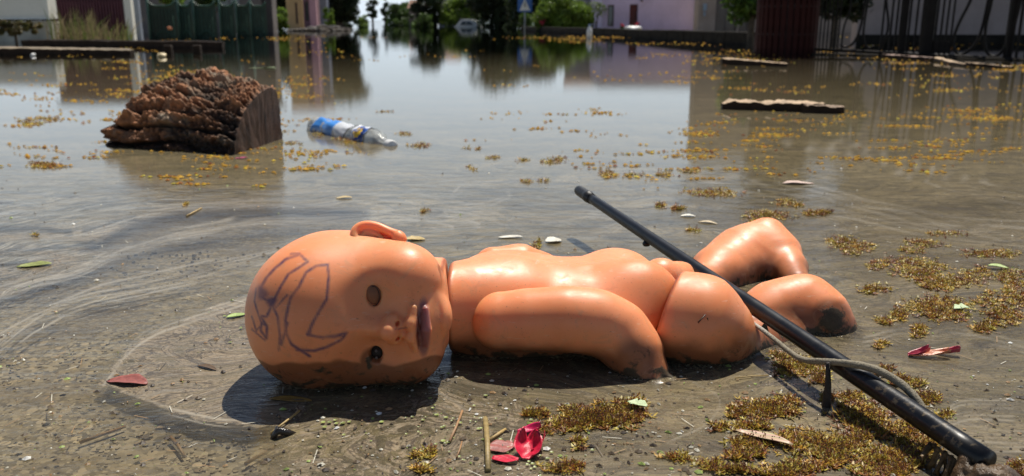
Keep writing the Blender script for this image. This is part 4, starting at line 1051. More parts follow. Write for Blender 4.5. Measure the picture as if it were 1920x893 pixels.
# rope wound on the pole
def pol(s_, side=0.0, up=0.0):
    p_ = tip+dv*s_; sd = dn.cross(Vector((0, 0, 1))).normalized(); return p_ + sd*side + Vector((0, 0, 1))*up
rp_ = [pol(.56, .004, -.013), pol(.60, .010, -.010), pol(.65, .0125, -.008), pol(.70, .014, -.008), pol(.735, .0165, -.0085), pol(.765, .0185, -.006), pol(.79, .0165, .002), pol(.82, .010, .0105), pol(.845, .000, .0145), pol(.87, -.009, .012), pol(.895, -.0145, .003), pol(.91, -.013, -.007)]
for _ in range(3):
    n2 = [rp_[0]]
    for a_, b_ in zip(rp_[:-1], rp_[1:]): n2 += [a_*.75+b_*.25, a_*.25+b_*.75]
    rp_ = n2+[rp_[-1]]
m, nt = mat('grey_cord'); b = NB(nt); p_ = b.pos(); n1 = b.noise(p_, 700, 3, .6); n2 = b.noise(p_, 90, 3)
sp_ = b.n('ShaderNodeSeparateXYZ'); nt.links.new(p_, sp_.inputs[0])
cc = b.mix(b.mapr(sp_.outputs[1], .82, .74), (.66, .65, .60), (.24, .21, .15)); cc = b.mix(b.mapr(n1, .45, .65), cc, b.mix(.6, cc, (.05, .04, .03)))
b.out(b.principled(cc, .75, .3, 0, b.bump(n1, .7, .001))); M_rope = m
L_ = len(rp_); rd = [.0016+.0017*min(1, i/L_*1.4) for i in range(L_)]
cord = MB().tube(rp_, rd, 10, jit=.12).build('cord', M_rope, None, True)
tag(cord, 'muddy grey cord wound once around the black pole', 'cord'); recentre(cord)
q = onz(1547, 762, 0); top_ = at(1552, 680, q.y+.002)
tag(MB().tube([q+Vector((0, 0, -.014)), q+Vector((.001, 0, .004)), q.lerp(top_, .5)+Vector((.0015, 0, 0)), top_], [.0048, .0042, .0026, .0017], 8, jit=.4).build('hanging_twig', simple('wet_black_root', (.03, .02, .014), .5, .4, 80, .5), None, True), 'dark upright twig hanging from the cord into the water', 'twig')
# clump of weed on the pole's foot
def clump():
    g = np.random.default_rng(9); c0 = np.array(end)+np.array([-.004, -.006, -.012])
    bl = [(c0+g.normal(0, 1, 3)*np.array([.010, .006, .006]), g.uniform(.005, .011)) for _ in range(12)]
    def f(P):
        d = None
        for c_, r_ in bl:
            e = np.linalg.norm(P-c_, axis=1)-r_; d = e if d is None else smin(d, e, .006)
        return d + (fbm(P*260, 2)-.5)*.004
    V, F = surface(f, c0-.04, c0+.04, .0018)
    o = meshobj('mud_clump', V, F, simple('wet_brown_mud', (.10, .06, .028), .35, .5, 90, .6, .004)); tag(o, 'wet brown mud and weed caught on the low end of the pole', 'mud'); recentre(o)
    mb = MB()
    for k in range(14):
        a = pol(.945+.045*g.random(), .006, -.009); x = a+Vector((g.normal()*.004-.004, g.normal()*.004-.006, -.02*g.random()-.008)); mb.tube([a, a.lerp(x, .5)+Vector((g.normal()*.003, 0, 0)), x], [.0022, .0016, .0026], 6, jit=.4)
    o = mb.build('hanging_weed', simple('brown_weed', (.13, .075, .025), .5, .5, 120, .5), None, True); tag(o, 'brown shreds of weed hanging under the pole near its low end', 'weed', kind='stuff'); recentre(o)
clump()

# ================================================================== THE LOG
def log():
    fr0, fr1 = onz(208, 272, 0), onz(440, 291, 0)                     # front foot of the chunk, left and right
    ax = (fr1-fr0); L_ = ax.length; ax.normalize(); t = empty('log', (fr0+fr1)/2, math.atan2(ax.y, ax.x)); tag(t, 'thick log chunk with deep rusty bark ridges lying in shallow water', 'log')
    pr = np.array([(-.004, -.035), (.0, .0), (.004, .028), (.022, .062), (.055, .092), (.10, .117), (.15, .135), (.20, .146), (.245, .148), (.27, .128), (.28, .08), (.282, -.035)])
    nu, ns = 300, 340; sp = np.linspace(0, len(pr)-1, ns); prof = np.stack([np.interp(sp, range(len(pr)), pr[:, k]) for k in (0, 1)], 1)
    for _ in range(14): prof[1:-1] = (prof[:-2]+2*prof[1:-1]+prof[2:])/4
    arc = np.concatenate([[0], np.cumsum(np.hypot(*np.diff(prof, axis=0).T))]); tg = np.gradient(prof, axis=0); nrm = np.stack([-tg[:, 1], tg[:, 0]], 1)*1.0; nrm /= np.linalg.norm(nrm, axis=1)[:, None]
    u = np.linspace(0, 1, nu); U = np.repeat(u, ns); S = np.tile(arc, nu); PY = np.tile(prof[:, 0], nu); PZ = np.tile(prof[:, 1], nu); N = np.tile(nrm, (nu, 1))
    hf = np.interp(U, [0, .05, .12, .3, .6, 1], [1.10, 1.16, 1.18, 1.16, 1.08, .98])*(1-np.clip(1-PY/.10, 0, 1)*np.clip(1-U/.15, 0, 1)*.2)
    X = U*L_ - L_/2
    q = np.stack([X*3.6, S*15, X*0+3.3], 1); q[:, 1] += (fbm(q*.8+4, 3)-.5)*1.8; q[:, 0] += (fbm(q*1.2+9, 2)-.5)*.5
    n3_ = fbm(np.stack([X*60, S*60, X*0+11], 1), 3); n1 = fbm(np.stack([X*7, S*10, X*0+2], 1), 3); ph = S/.040 + (n1-.5)*1.5 + X*.8 + (n3_-.5)*.25; pl_ = np.clip(np.abs(np.sin(math.pi*ph))*2.1-.12, 0, 1); pid = np.floor(ph)                # 0 in the furrows
    q2 = np.stack([X*8+pid*3.7, S*40, X*0+8], 1); n2 = fbm(q2, 4); st = .6*np.floor(n2*8)/8+.4*n2; crk = np.clip(np.abs(2*fbm(np.stack([X*15+pid*5.1, S*16, X*0+4], 1), 3)-1)*5, 0, 1)
    n3 = fbm(np.stack([X*120, S*150, X*0], 1), 3)
    big = fbm(np.stack([X*5, S*9, X*0+1], 1), 2)
    depth = pl_*(.46+1.45*(st-.40))*(.62+.38*crk) + .55*(n3-.35)*pl_ + .45*(big-.4)
    dsp = (-.020 + .042*depth)*(1-.80*np.clip((U-.965)/.035, 0, 1))
    rag = (fbm(np.stack([S*22, S*0, S*0+7], 1), 3)-.5)*.035*np.clip(1-U*5, 0, 1)
    slantx = (PY+N[:, 0]*dsp)*(.15*(1-U) - .30*U)
    V = np.stack([X+rag+slantx, PY+N[:, 0]*dsp, np.where(PZ > 0, PZ*hf, PZ)+N[:, 1]*dsp], 1)
    i, j = np.meshgrid(np.arange(nu-1), np.arange(ns-1), indexing='ij'); i = i.ravel(); j = j.ravel(); F = np.stack([i*ns+j, (i+1)*ns+j, (i+1)*ns+j+1, i*ns+j+1], 1)
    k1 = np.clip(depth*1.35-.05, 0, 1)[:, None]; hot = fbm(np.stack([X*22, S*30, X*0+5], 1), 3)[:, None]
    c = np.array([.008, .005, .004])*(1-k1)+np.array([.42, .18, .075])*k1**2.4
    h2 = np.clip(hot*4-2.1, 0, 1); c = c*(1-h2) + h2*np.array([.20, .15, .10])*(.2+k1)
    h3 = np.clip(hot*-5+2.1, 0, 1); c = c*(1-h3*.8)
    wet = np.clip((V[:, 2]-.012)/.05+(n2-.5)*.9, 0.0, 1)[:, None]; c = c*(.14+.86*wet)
    m, nt = mat('log_bark'); b = NB(nt); tc = b.attr('tint', 'Color'); n1_ = b.noise(b.obj(), 190, 5, .7); n2_ = b.noise(b.obj(), 45, 4, .6)
    tc = b.mix(b.mapr(n1_, .50, .68, 0, .7), tc, (.015, .010, .007)); tc = b.mix(b.math('MULTIPLY', b.mapr(n2_, .58, .70), .3), tc, (.40, .22, .12))
    b.out(b.principled(tc, .7, .35, 0, b.bump(b.math('ADD', n1_, n2_), .9, .005)))
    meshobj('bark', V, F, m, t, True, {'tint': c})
    e = V[-ns:]; cen = np.array([e[:, 0].mean(), .15, -.035]); rings = 14; Vs = []
    for s_ in np.linspace(1, 0, rings):
        w_ = cen+(e-cen)*s_; w_[:, 0] = L_/2-.30*w_[:, 1] + (fbm(np.stack([w_[:, 1]*70, w_[:, 2]*30, w_[:, 0]*0], 1), 3)-.5)*.010*(s_ < .97); Vs.append(w_)
    Vs = np.concatenate(Vs); i, j = np.meshgrid(np.arange(rings-1), np.arange(ns-1), indexing='ij'); i = i.ravel(); j = j.ravel(); Fs = np.stack([i*ns+j, (i+1)*ns+j, (i+1)*ns+j+1, i*ns+j+1], 1)
    m2, nt = mat('cut_wood'); b = NB(nt); oc = b.obj(); ringn = b.noise(b.vmath('MULTIPLY', oc, (10, 60, 6)), 3, 4, .6, .6)
    rr = b.vmath('LENGTH', b.vmath('MULTIPLY', b.vmath('ADD', oc, (0, -.22, .10)), (0, 1, 1))); rg = b.math('SINE', b.math('ADD', b.math('MULTIPLY', rr, 700), b.math('MULTIPLY', ringn, 10)))
    cc = b.mix(b.mapr(rg, -1, 1), (.055, .024, .012), (.090, .042, .020)); cc = b.mix(b.mapr(ringn, .4, .7), cc, (.03, .018, .012))
    b.out(b.principled(cc, .6, .35, 0, b.bump(ringn, .5, .004))); meshobj('cut_face', Vs, Fs, m2, t, True)
    a0 = V[:ns]; meshobj('broken_face', np.vstack([a0, [a0.mean(0)]]), [(ns, j_+1, j_) for j_ in range(ns-1)], m2, t, False)
log()

# ================================================================== THE BOTTLE
def bottle():
    p0, p1 = onz(592, 240, .004), onz(725, 272, -.001); d = p1-p0; Ln = d.length; Rb = .034
    t = empty('plastic_bottle', p0); tag(t, 'crumpled clear plastic bottle with blue and white label floating beside the log', 'bottle')
    t.rotation_euler = Vector((0, 0, 1)).rotation_difference(d.normalized()).to_euler()
    def crush(V):
        V = np.array(V); n = fbm(V*45, 3)-.5; r_ = np.hypot(V[:, 0], V[:, 1])[:, None]+1e-6; V[:, :2] += V[:, :2]/r_*n[:, None]*.020; return V
    m, nt = mat('clear_plastic'); b = NB(nt); n1 = b.noise(b.obj(), 60, 4, .6, .5)
    gl = b.principled(b.mix(n1, (.62, .64, .62), (.35, .36, .34)), .12, .7, 0, b.bump(n1, .5, .006)); tr_ = b.n('ShaderNodeBsdfTransparent'); mx_ = b.n('ShaderNodeMixShader'); mx_.inputs[0].default_value = .62
    nt.links.new(tr_.outputs[0], mx_.inputs[1]); nt.links.new(gl, mx_.inputs[2]); b.out(mx_.outputs[0])
    L = Ln
    prof = [(.0001, .002), (.016, 0), (.027, .003), (Rb, .014), (Rb, .03), (Rb*.95, .036), (Rb, .042), (Rb, L*.35), (Rb*.94, L*.37), (Rb, L*.39), (Rb, L*.55), (Rb*.95, L*.57), (Rb, L*.60), (Rb*.99, L*.80), (Rb*.80, L*.89), (Rb*.5, L*.96), (.014, L*.985), (.014, L*1.04)]
    pr = []
    for (a, c), (e, f) in zip(prof[:-1], prof[1:]):
        for k in range(3): pr.append((a+(e-a)*k/3, c+(f-c)*k/3))
    pr.append(prof[-1]); mb = MB().lathe(pr, 40); meshobj('shell', crush(mb.V), mb.F, m, t)
    MB().lathe([(.0001, L*1.075), (.0155, L*1.075), (.0160, L*1.07), (.0160, L*1.02)], 20).build('cap', simple('white_cap', (.7, .7, .68), .4, .05, 30, .05), t, True)
    def band(name, z0, z1, mm, a0=0, a1=2*math.pi, dr=.0012):
        n = 44; V, F = [], []; nz = 12
        for i in range(nz+1):
            for j in range(n+1):
                a = a0+(a1-a0)*j/n; z = z0+(z1-z0)*i/nz; V.append(((Rb+dr)*math.cos(a), (Rb+dr)*math.sin(a), z))
        F = [(i*(n+1)+j, i*(n+1)+j+1, (i+1)*(n+1)+j+1, (i+1)*(n+1)+j) for i in range(nz) for j in range(n)]
        return meshobj(name, crush(V), F, mm, t)
    m, nt = mat('printed_label'); b = NB(nt); oc = b.obj(); s3 = b.n('ShaderNodeSeparateXYZ'); nt.links.new(oc, s3.inputs[0]); n1 = b.noise(oc, 40, 3)
    zz = s3.outputs[2]; c = b.mix(n1, (.70, .72, .74), (.58, .60, .62))
    blue = b.math('MULTIPLY', b.math('GREATER_THAN', zz, L*.10), b.math('LESS_THAN', b.math('ADD', zz, b.math('MULTIPLY', s3.outputs[0], .6)), L*.36))
    c = b.mix(blue, c, (.05, .24, .66))
    stp = b.math('GREATER_THAN', b.math('SINE', b.math('MULTIPLY', zz, 900)), .6)
    c = b.mix(b.math('MULTIPLY', b.math('MULTIPLY', stp, b.math('GREATER_THAN', zz, L*.44)), .4), c, (.10, .12, .2))
    b.out(b.principled(c, .35, .5)); lb = m
    band('label', L*.10, L*.58, lb)
    m, nt = mat('printed_blue_band'); b = NB(nt); n1 = b.noise(b.obj(), 50, 3); s3 = b.n('ShaderNodeSeparateXYZ'); nt.links.new(b.obj(), s3.inputs[0])
    wv = b.math('GREATER_THAN', b.math('SINE', b.math('ADD', b.math('MULTIPLY', s3.outputs[2], 170), b.math('MULTIPLY', s3.outputs[0], 60))), -.2)
    b.out(b.principled(b.mix(wv, (.02, .09, .38), (.66, .68, .72)), .35, .5)); band('neck_label', L*.66, L*.82, m, dr=.0010)
    # yellow flower emblem facing the camera and up: find the angle that points to it
    inv = t.rotation_euler.to_matrix().inverted(); dcam = inv @ Vector((0, -.75, .45)); a0 = math.atan2(dcam.y, dcam.x)
    def disc(name, r_, mm, dr, zc, petals=0):
        V = [((Rb+dr)*math.cos(a0), (Rb+dr)*math.sin(a0), zc)]; n = 32
        for ring_ in (.5, 1):
            for k in range(n):
                th = 2*math.pi*k/n; rr = r_*ring_*(1+(.12*math.cos(petals*th) if petals else 0)); V.append(((Rb+dr)*math.cos(a0+rr*math.cos(th)/Rb), (Rb+dr)*math.sin(a0+rr*math.cos(th)/Rb), zc+rr*math.sin(th)))
        F = [(0, 1+k, 1+(k+1) % n) for k in range(n)]+[(1+k, 1+n+k, 1+n+(k+1) % n, 1+(k+1) % n) for k in range(n)]
        return meshobj(name, crush(V), F, mm, t)
    disc('emblem_ring', .024, simple('print_blue', (.02, .08, .36), .35, .05, 30, .02), .0028, L*.74)
    disc('emblem', .018, simple('print_yellow', (.80, .52, .05), .35, .05, 30, .02), .0036, L*.74, 10)
    disc('emblem_centre', .0075, simple('print_brown', (.12, .06, .03), .4, .05, 30, .02), .0044, L*.74)
    disc('emblem_heart', .0035, simple('print_grey', (.3, .36, .45), .4, .05, 30, .02), .0050, L*.74)
bottle()

# ================================================================== BOARDS
M_bleach = simple('sun_bleached_wood', (.42, .30, .19), .8, .3, 14, .5); M_wetwood = simple('wet_dark_wood', (.028, .018, .012), .7, .4, 14, .5, spec=.12)
def board(name, label, x0, x1, pyt0, pyt1, pyb0, pyb1, mtop, msid, depth=.10, seed=0, cat='board', ragged=.35, group=None):
    A = onz(x0, pyb0); B = onz(x1, pyb1); n = 40; g = np.random.default_rng(seed)
    t = empty(name, (A+B)/2); tag(t, label, cat, group); o_ = (A+B)/2
    top, sid = [], []
    hs = []
    for i in range(n+1):
        s_ = i/n; P_ = A.lerp(B, s_); px = x0+(x1-x0)*s_; py = pyt0+(pyt1-pyt0)*s_
        z = max(.006, at(px, py, P_.y+depth*.5).z); z *= 1+ragged*(float(fbm(np.array([[s_*9, seed*3.1, 0]]), 3)[0])-.5)
        e = depth*(1+ragged*(float(fbm(np.array([[s_*7, seed*7.7, 5]]), 3)[0])-.5)*1.5)*min(1, .25+6*s_, .25+6*(1-s_)); hs.append((P_-o_, z, e))
    V, F = [], []
    for k in range(7):
        f_ = k/6
        for (P_, z, e) in hs: V.append((P_.x, P_.y+e*f_-.004, z*(.93+.07*math.sin(math.pi*f_))+(g.random()-.5)*.12*z))
    m_ = n+1; F = [(k*m_+i, k*m_+i+1, (k+1)*m_+i+1, (k+1)*m_+i) for k in range(6) for i in range(n)]
    meshobj('top_face', V, F, mtop, t)
    # sides and underside in dark wet wood
    ring_ = [j for j in range(m_)] + [k*m_+n for k in range(1, 7)] + [6*m_+n-1-j for j in range(m_-1)] + [k*m_ for k in range(5, 0, -1)]
    Vt = [V[i] for i in ring_]; Vb = [(v[0]*.99, v[1], -.03) for v in Vt]; q_ = len(Vt)
    Vt = [(v[0], v[1], v[2]-.0005) for v in Vt]
    meshobj('edge', Vt+Vb, [(i, q_+i, q_+(i+1) % q_, (i+1) % q_) for i in range(q_)]+[tuple(range(q_, 2*q_))], msid, t, False)
    return t
board('driftwood_board', 'short pale topped board floating nearest the ribbed column', 1353, 1476, 108, 117, 121, 126, M_bleach, M_wetwood, .20, 1)
board('driftwood_board', 'longer ragged piece of bleached driftwood floating at the right', 1354, 1545, 189, 191, 205, 212, M_bleach, M_wetwood, .12, 2, ragged=.7)
board('driftwood_board', 'small weathered stump end floating against the longer ragged driftwood', 1505, 1582, 193, 198, 212, 214, simple('greyish_wood', (.26, .18, .12), .8, .3, 14, .5), M_wetwood, .09, 3, ragged=.5)
board('floating_timber', 'long thick black timber floating in front of the garage and green fence', 40, 418, 74, 78, 86, 90, simple('black_wet_timber', (.02, .014, .010), .8, .4, 10, .4, spec=.06), M_wetwood, .35, 4, ragged=.25)
board('floating_timber', 'long flat timber with dull tan top nearest at the far left', -60, 245, 88, 92, 102, 103, simple('dull_tan_wood', (.20, .155, .10), .8, .4, 8, .4), M_wetwood, .4, 5, ragged=.3)
for (px, x1, lab) in ((312, 322, 'left short dark block under the end of the black timber'), (366, 377, 'right short dark block under the end of the black timber')):
    q = onz(px+4, 99); tag(MB().box(-.04, .04, -.03, .03, -.03, .075, .008).build('timber_block', M_wetwood, None, loc=q), lab, 'block')
for i, (x0, x1, y0, y1, lab) in enumerate(((1655, 1760, 101, 108, 'pinkish grey slat nearest the ribbed column below the iron gate'), (1762, 1812, 107, 119, 'middle bleached slat floating below the iron gate'), (1822, 1900, 117, 124, 'right hand pale slat floating below the iron gate'))):
    board('driftwood_board', lab, x0, x1, y0, y1, y0+8, y1+6, M_bleach if i else simple('rosy_wood', (.34, .24, .2), .8, .3, 14, .4), M_wetwood, .16, 8+i, ragged=.6)
# ================================================================== FLOATING PLANT BITS
def blossom_proto(g, n=5):
    V, F, S = [], [], []
    for k in range(n):
        a = 2*math.pi*k/n + g.normal()*.25; el = g.uniform(.25, 1.1); l = g.uniform(.7, 1.2); c, s_ = math.cos(a), math.sin(a); wd = .17
        pts = [(0, 0), (l*.5*math.cos(el*.7), l*.5*math.sin(el*.7)), (l*math.cos(el), l*math.sin(el)*.9)]
        b0 = len(V)
        for (r_, z), w_ in zip(pts, (wd*.5, wd, 0.03)):
            V += [(c*r_-s_*w_, s_*r_+c*w_, z), (c*r_+s_*w_, s_*r_-c*w_, z)]
            S += [r_]*2
        F += [(b0, b0+2, b0+3, b0+1), (b0+2, b0+4, b0+5, b0+3)]
    # stalk and anther
    h = g.uniform(.5, 1.3); dx, dy = g.normal(0, .25, 2); b0 = len(V); r_ = .06
    V += [(-r_, 0, 0), (r_, 0, 0), (dx+r_, dy, h), (dx-r_, dy, h), (dx+.12, dy, h+.05), (dx, dy+.12, h+.05), (dx-.12, dy, h+.05), (dx, dy-.12, h+.05), (dx, dy, h+.2)]; S += [.2, .2, 1, 1, 2, 2, 2, 2, 2]
    F += [(b0, b0+1, b0+2, b0+3), (b0+4, b0+5, b0+8, b0+8), (b0+5, b0+6, b0+8, b0+8), (b0+6, b0+7, b0+8, b0+8), (b0+7, b0+4, b0+8, b0+8)]
    return np.array(V), F, np.array(S)
g0 = np.random.default_rng(4); protos = [blossom_proto(g0, 4+i % 3) for i in range(10)]
PAL = np.array([(.56, .38, .05), (.48, .34, .05), (.36, .28, .04), (.60, .36, .06), (.36, .14, .03), (.22, .085, .025), (.20, .07, .03), (.50, .42, .07)])
M_bl = vcol_mat('blossom', .45, .4, .25, .0)
def raft(name, label, patches, size, seed, hz=1.0, m_=M_bl):
    g = np.random.default_rng(seed); VV, FF, TT = [], [], []; off = 0
    for (px, py, rx, ry, n) in patches:
        sub = g.normal(size=(max(2, n//22), 2))*.42; subp = g.uniform(-1, 1, (len(sub), 2))*.0+sub
        for i in range(int(n*2.6)):
            s_ = subp[g.integers(len(subp))]; e = s_+g.normal(size=2)*.27
            if e@e > 1.35: e = e/np.linalg.norm(e)*g.uniform(.6, 1.1)
            q = onz(px+rx*e[0], py+ry*e[1], .0006)
            V, F, S = protos[g.integers(len(protos))]; sc = size*g.uniform(.45, 1.5); a = g.uniform(0, 6.28); c, s2 = math.cos(a), math.sin(a)
            tl = g.normal(0, .35, 2); X = V*np.array([sc, sc, sc*hz*g.uniform(.4, .95)]); X = X + np.stack([X[:, 2]*tl[0], X[:, 2]*tl[1], X[:, 2]*0], 1)
            X = np.stack([X[:, 0]*c-X[:, 1]*s2, X[:, 0]*s2+X[:, 1]*c, X[:, 2]], 1)+np.array(q); VV.append(X)
            base = PAL[g.integers(len(PAL))]*g.uniform(.7, 1.3)
            t_ = base*(1-.35*(S[:, None] < .1)); t_ = np.where(S[:, None] > 1.5, np.array([.10, .035, .02]), t_); TT.append(t_)
            FF.append(np.array(F)+off); off += len(V)
    V = np.concatenate(VV); F = np.concatenate(FF); T = np.concatenate(TT)
    # quads whose last two corners coincide are triangles
    fl = [tuple(f) if f[2] != f[3] else tuple(f[:3]) for f in F.tolist()]
    o = meshobj(name, V, fl, m_, None, False, {'tint': T}); tag(o, label, 'blossoms', kind='stuff'); recentre(o)
raft('fallen_blossoms', 'yellow brown blossom raft floating in front of the doll arm', [(1130, 782, 85, 26, 330), (1060, 790, 60, 26, 170), (1180, 765, 40, 22, 110), (1010, 775, 30, 14, 60), (795, 848, 22, 16, 26), (800, 880, 30, 10, 16), (1080, 835, 25, 12, 16), (1030, 880, 60, 14, 60)], .0040, 1)
raft('fallen_blossoms', 'blossom mat between the doll leg and the pole shadow', [(1490, 690, 62, 22, 170), (1530, 712, 26, 14, 40), (1455, 668, 20, 8, 26)], .0040, 2)
raft('fallen_blossoms', 'wide blossom mat in the bottom right foreground', [(1440, 772, 68, 30, 230), (1390, 835, 50, 24, 130), (1540, 835, 80, 40, 260), (1620, 790, 70, 36, 200), (1650, 860, 75, 34, 210), (1690, 800, 60, 30, 120), (1400, 800, 60, 20, 40), (1290, 865, 55, 16, 50), (1370, 880, 60, 14, 55), (1730, 835, 45, 25, 90), (1500, 880, 80, 16, 110), (1580, 750, 34, 20, 60)], .0042, 3)
raft('fallen_blossoms', 'strip of blossoms along the far side of the pole', [(1700, 715, 30, 14, 70), (1740, 745, 36, 16, 90), (1665, 695, 24, 10, 40), (1900, 875, 34, 20, 60), (1780, 775, 22, 10, 20)], .0040, 4)
raft('fallen_blossoms', 'yellow blossom drift beyond the doll foot at the right edge', [(1590, 460, 48, 18, 130), (1700, 500, 70, 20, 170), (1790, 520, 75, 24, 220), (1760, 580, 75, 26, 210), (1880, 575, 45, 34, 150), (1670, 590, 30, 18, 70), (1720, 620, 30, 12, 36), (1830, 475, 75, 14, 90), (1640, 540, 50, 14, 50), (1900, 520, 40, 22, 80), (1725, 465, 60, 14, 70), (1650, 650, 14, 12, 16), (1860, 610, 40, 14, 60), (1800, 440, 60, 8, 26)], .0044, 5)
raft('fallen_blossoms', 'blossom clumps drifting beyond the raised black pole tip', [(1260, 385, 26, 9, 46), (1440, 405, 55, 14, 110), (1520, 395, 36, 10, 60), (1330, 360, 75, 10, 90), (1215, 328, 45, 6, 40), (1285, 321, 28, 4, 24), (1300, 432, 12, 5, 10), (1470, 385, 40, 10, 50), (1140, 330, 28, 12, 36), (1020, 302, 42, 9, 46), (950, 299, 38, 6, 30), (1010, 340, 30, 5, 20), (880, 277, 22, 4, 14), (882, 316, 12, 5, 8), (800, 395, 12, 5, 9), (1005, 462, 14, 9, 14), (795, 271, 30, 8, 34), (760, 250, 26, 6, 22), (345, 383, 10, 4, 6), (60, 442, 12, 3, 4)], .0052, 6)
raft('fallen_blossoms', 'small yellow blossom drifts around the log and bottle', [(85, 310, 48, 7, 60), (85, 228, 50, 7, 60), (650, 265, 40, 8, 44), (600, 250, 24, 8, 20), (555, 268, 24, 5, 10), (715, 208, 22, 3, 10), (40, 226, 30, 3, 14)], .0062, 7)
def far_specks():
    """thin drifts of blossom far out on the water, too small to pick apart"""
    g = np.random.default_rng(12); V, F, T = [], [], []; k = 0
    M_sp = vcol_mat('blossom_speck', .9, .08)
    rows = []
    seeds = [((g.uniform(1000, 1920) if g.random() < .62 else g.uniform(0, 620)), 62+270*g.random()**1.4) for _ in range(75)]
    for _ in range(820):
        s0 = seeds[g.integers(75)]; py = s0[1]+g.normal()*7*(s0[1]/150); px = s0[0]+g.normal()*55
        if g.random() < .15: px, py = g.uniform(0, 1920), 62+270*g.random()**1.5
        if py > 110 and 620 < px < 1280 and g.random() < .7: continue
        if py < 68 or (py < 100 and g.random() < .5): continue
        rows.append((px, py, 2+int(g.exponential(8))))
    for (px, py, n) in rows:
        for i in range(n):
            q = onz(px+g.normal()*20, py+g.normal()*1.3, .0008); s_ = g.uniform(.4, 1.3)*.0040*(1+.24*q.y); a = g.uniform(0, 6.28); m_ = 5
            th = a+np.arange(m_)*2*math.pi/m_; rr = s_*g.uniform(.5, 1.2, m_)
            V += [(q.x+rr[j]*math.cos(th[j]), q.y+rr[j]*math.sin(th[j]), .0015) for j in range(m_)] + [(q.x, q.y, .0015+s_*.45)]
            F += [(k+j, k+(j+1) % m_, k+m_) for j in range(m_)]; c = (np.array([.42, .23, .03]) if g.random() < .72 else PAL[g.integers(len(PAL))])*g.uniform(.6, 1.2); T += [c]*(m_+1); k += m_+1
    tag(meshobj('drifting_blossoms', V, F, M_sp, None, False, {'tint': np.array(T)}), 'scattered yellow blossom specks on the far water', 'blossoms', kind='stuff')
far_specks()
def bits():
    """tiny seeds, bubbles and crumbs all over the near water"""
    g = np.random.default_rng(22); V, F, T = [], [], []; k = 0
    pal = np.array([(.55, .52, .42), (.7, .7, .66), (.10, .07, .04), (.05, .035, .025), (.30, .18, .08), (.26, .34, .08)])
    for i in range(3600):
        px = g.uniform(-20, 1940); py = 300+600*g.random()**.8
        if i % 3 == 0: px = g.uniform(520, 1920); py = g.uniform(690, 900)
        q = onz(px, py, .0006); s_ = g.exponential(.00085)+.00035; s_ = min(s_, .0035); a = g.uniform(0, 6.28); el = g.uniform(.25, 1)
        c, sn = math.cos(a), math.sin(a); m_ = 5; P_ = []
        for j in range(m_):
            th = 2*math.pi*j/m_; x, y = s_*math.cos(th), s_*el*math.sin(th); P_.append((q.x+c*x-sn*y, q.y+sn*x+c*y, .0008))
        V += P_+[(q.x, q.y, .0008+s_*.5)]; F += [(k+j, k+(j+1) % m_, k+m_) for j in range(m_)]; T += [pal[g.choice(6, p=(.18, .05, .27, .22, .16, .12))]*g.uniform(.7, 1.2)]*(m_+1); k += m_+1
    for i in range(240):    # short straws
        px = g.uniform(0, 1920); py = g.uniform(420, 890); q = onz(px, py, .001); a = g.uniform(0, 3.14); l = g.uniform(.003, .010); w_ = .00035; c, sn = math.cos(a), math.sin(a)
        V += [(q.x-c*l-sn*w_, q.y-sn*l+c*w_, .001), (q.x-c*l+sn*w_, q.y-sn*l-c*w_, .001), (q.x+c*l+sn*w_, q.y+sn*l-c*w_, .0015), (q.x+c*l-sn*w_, q.y+sn*l+c*w_, .0015)]
        F += [(k, k+1, k+2, k+3)]; T += [pal[g.choice((0, 4, 2))]]*4; k += 4
    tag(meshobj('floating_crumbs', V, F, vcol_mat('crumb', .5), None, False, {'tint': np.array(T)}), 'tiny pale and dark crumbs scattered over the near water', 'debris', kind='stuff')
bits()
def duckweed():
    g = np.random.default_rng(25); V, F, T = [], [], []; k = 0
    for (px, py, rx, ry, n) in ((830, 800, 130, 60, 46), (620, 790, 60, 30, 10), (1010, 860, 60, 30, 18), (430, 600, 40, 60, 6)):
        for i in range(n):
            q = onz(px+g.normal()*rx*.5, py+g.normal()*ry*.5, .0008); s_ = g.uniform(.0009, .0022); m_ = 10
            V += [(q.x+s_*math.cos(6.283*j/m_)*(1-.35*(j == 0)), q.y+s_*.85*math.sin(6.283*j/m_), .0016) for j in range(m_)]+[(q.x, q.y, .0011)]
            F += [(k+j, k+(j+1) % m_, k+m_) for j in range(m_)]; T += [np.array((.24, .29, .07))*g.uniform(.6, 1.2)]*(m_+1); k += m_+1
    tag(meshobj('duckweed', V, F, vcol_mat('duckweed_green', .4, .5), None, True, {'tint': np.array(T)}), 'small round green duckweed discs floating in front of the doll', 'duckweed', kind='stuff')
duckweed()
# ---- single leaves, petals and sticks
def lm(name, c, r_=.5): return simple(name, c, r_, .25, 220, .25, .002)
M_pw = lm('white_petal', (.62, .60, .52)); M_yel = lm('yellow_leaf', (.45, .33, .12)); M_lg = lm('light_green_leaf', (.30, .40, .12)); M_pg2 = lm('pale_green_leaf', (.42, .52, .30))
M_red = lm('crimson_petal', (.55, .012, .045), .38); M_pk = lm('pink_petal', (.42, .05, .09), .4)
leaf('leaf', 'yellow leaf floating just beyond the doll neck', 'leaf', 777, 449, 40, 26, 8, M_yel, seed=1)
leaf('petal', 'larger white petal floating above the middle of the doll back', 'petal', 1038, 452, 32, 34, 20, M_pw, seed=2)
leaf('petal', 'thin white petal floating left of the blossom clump behind the back', 'petal', 957, 445, 46, 16, 4, M_pw, seed=3)
leaf('petal', 'pale yellowish petal floating alone behind the doll head', 'petal', 645, 371, 30, 14, 10, lm('cream_petal', (.55, .42, .2)), seed=4)
leaf('petal', 'white petal floating above the pole middle', 'petal', 1290, 405, 28, 13, -8, M_pw, seed=5)
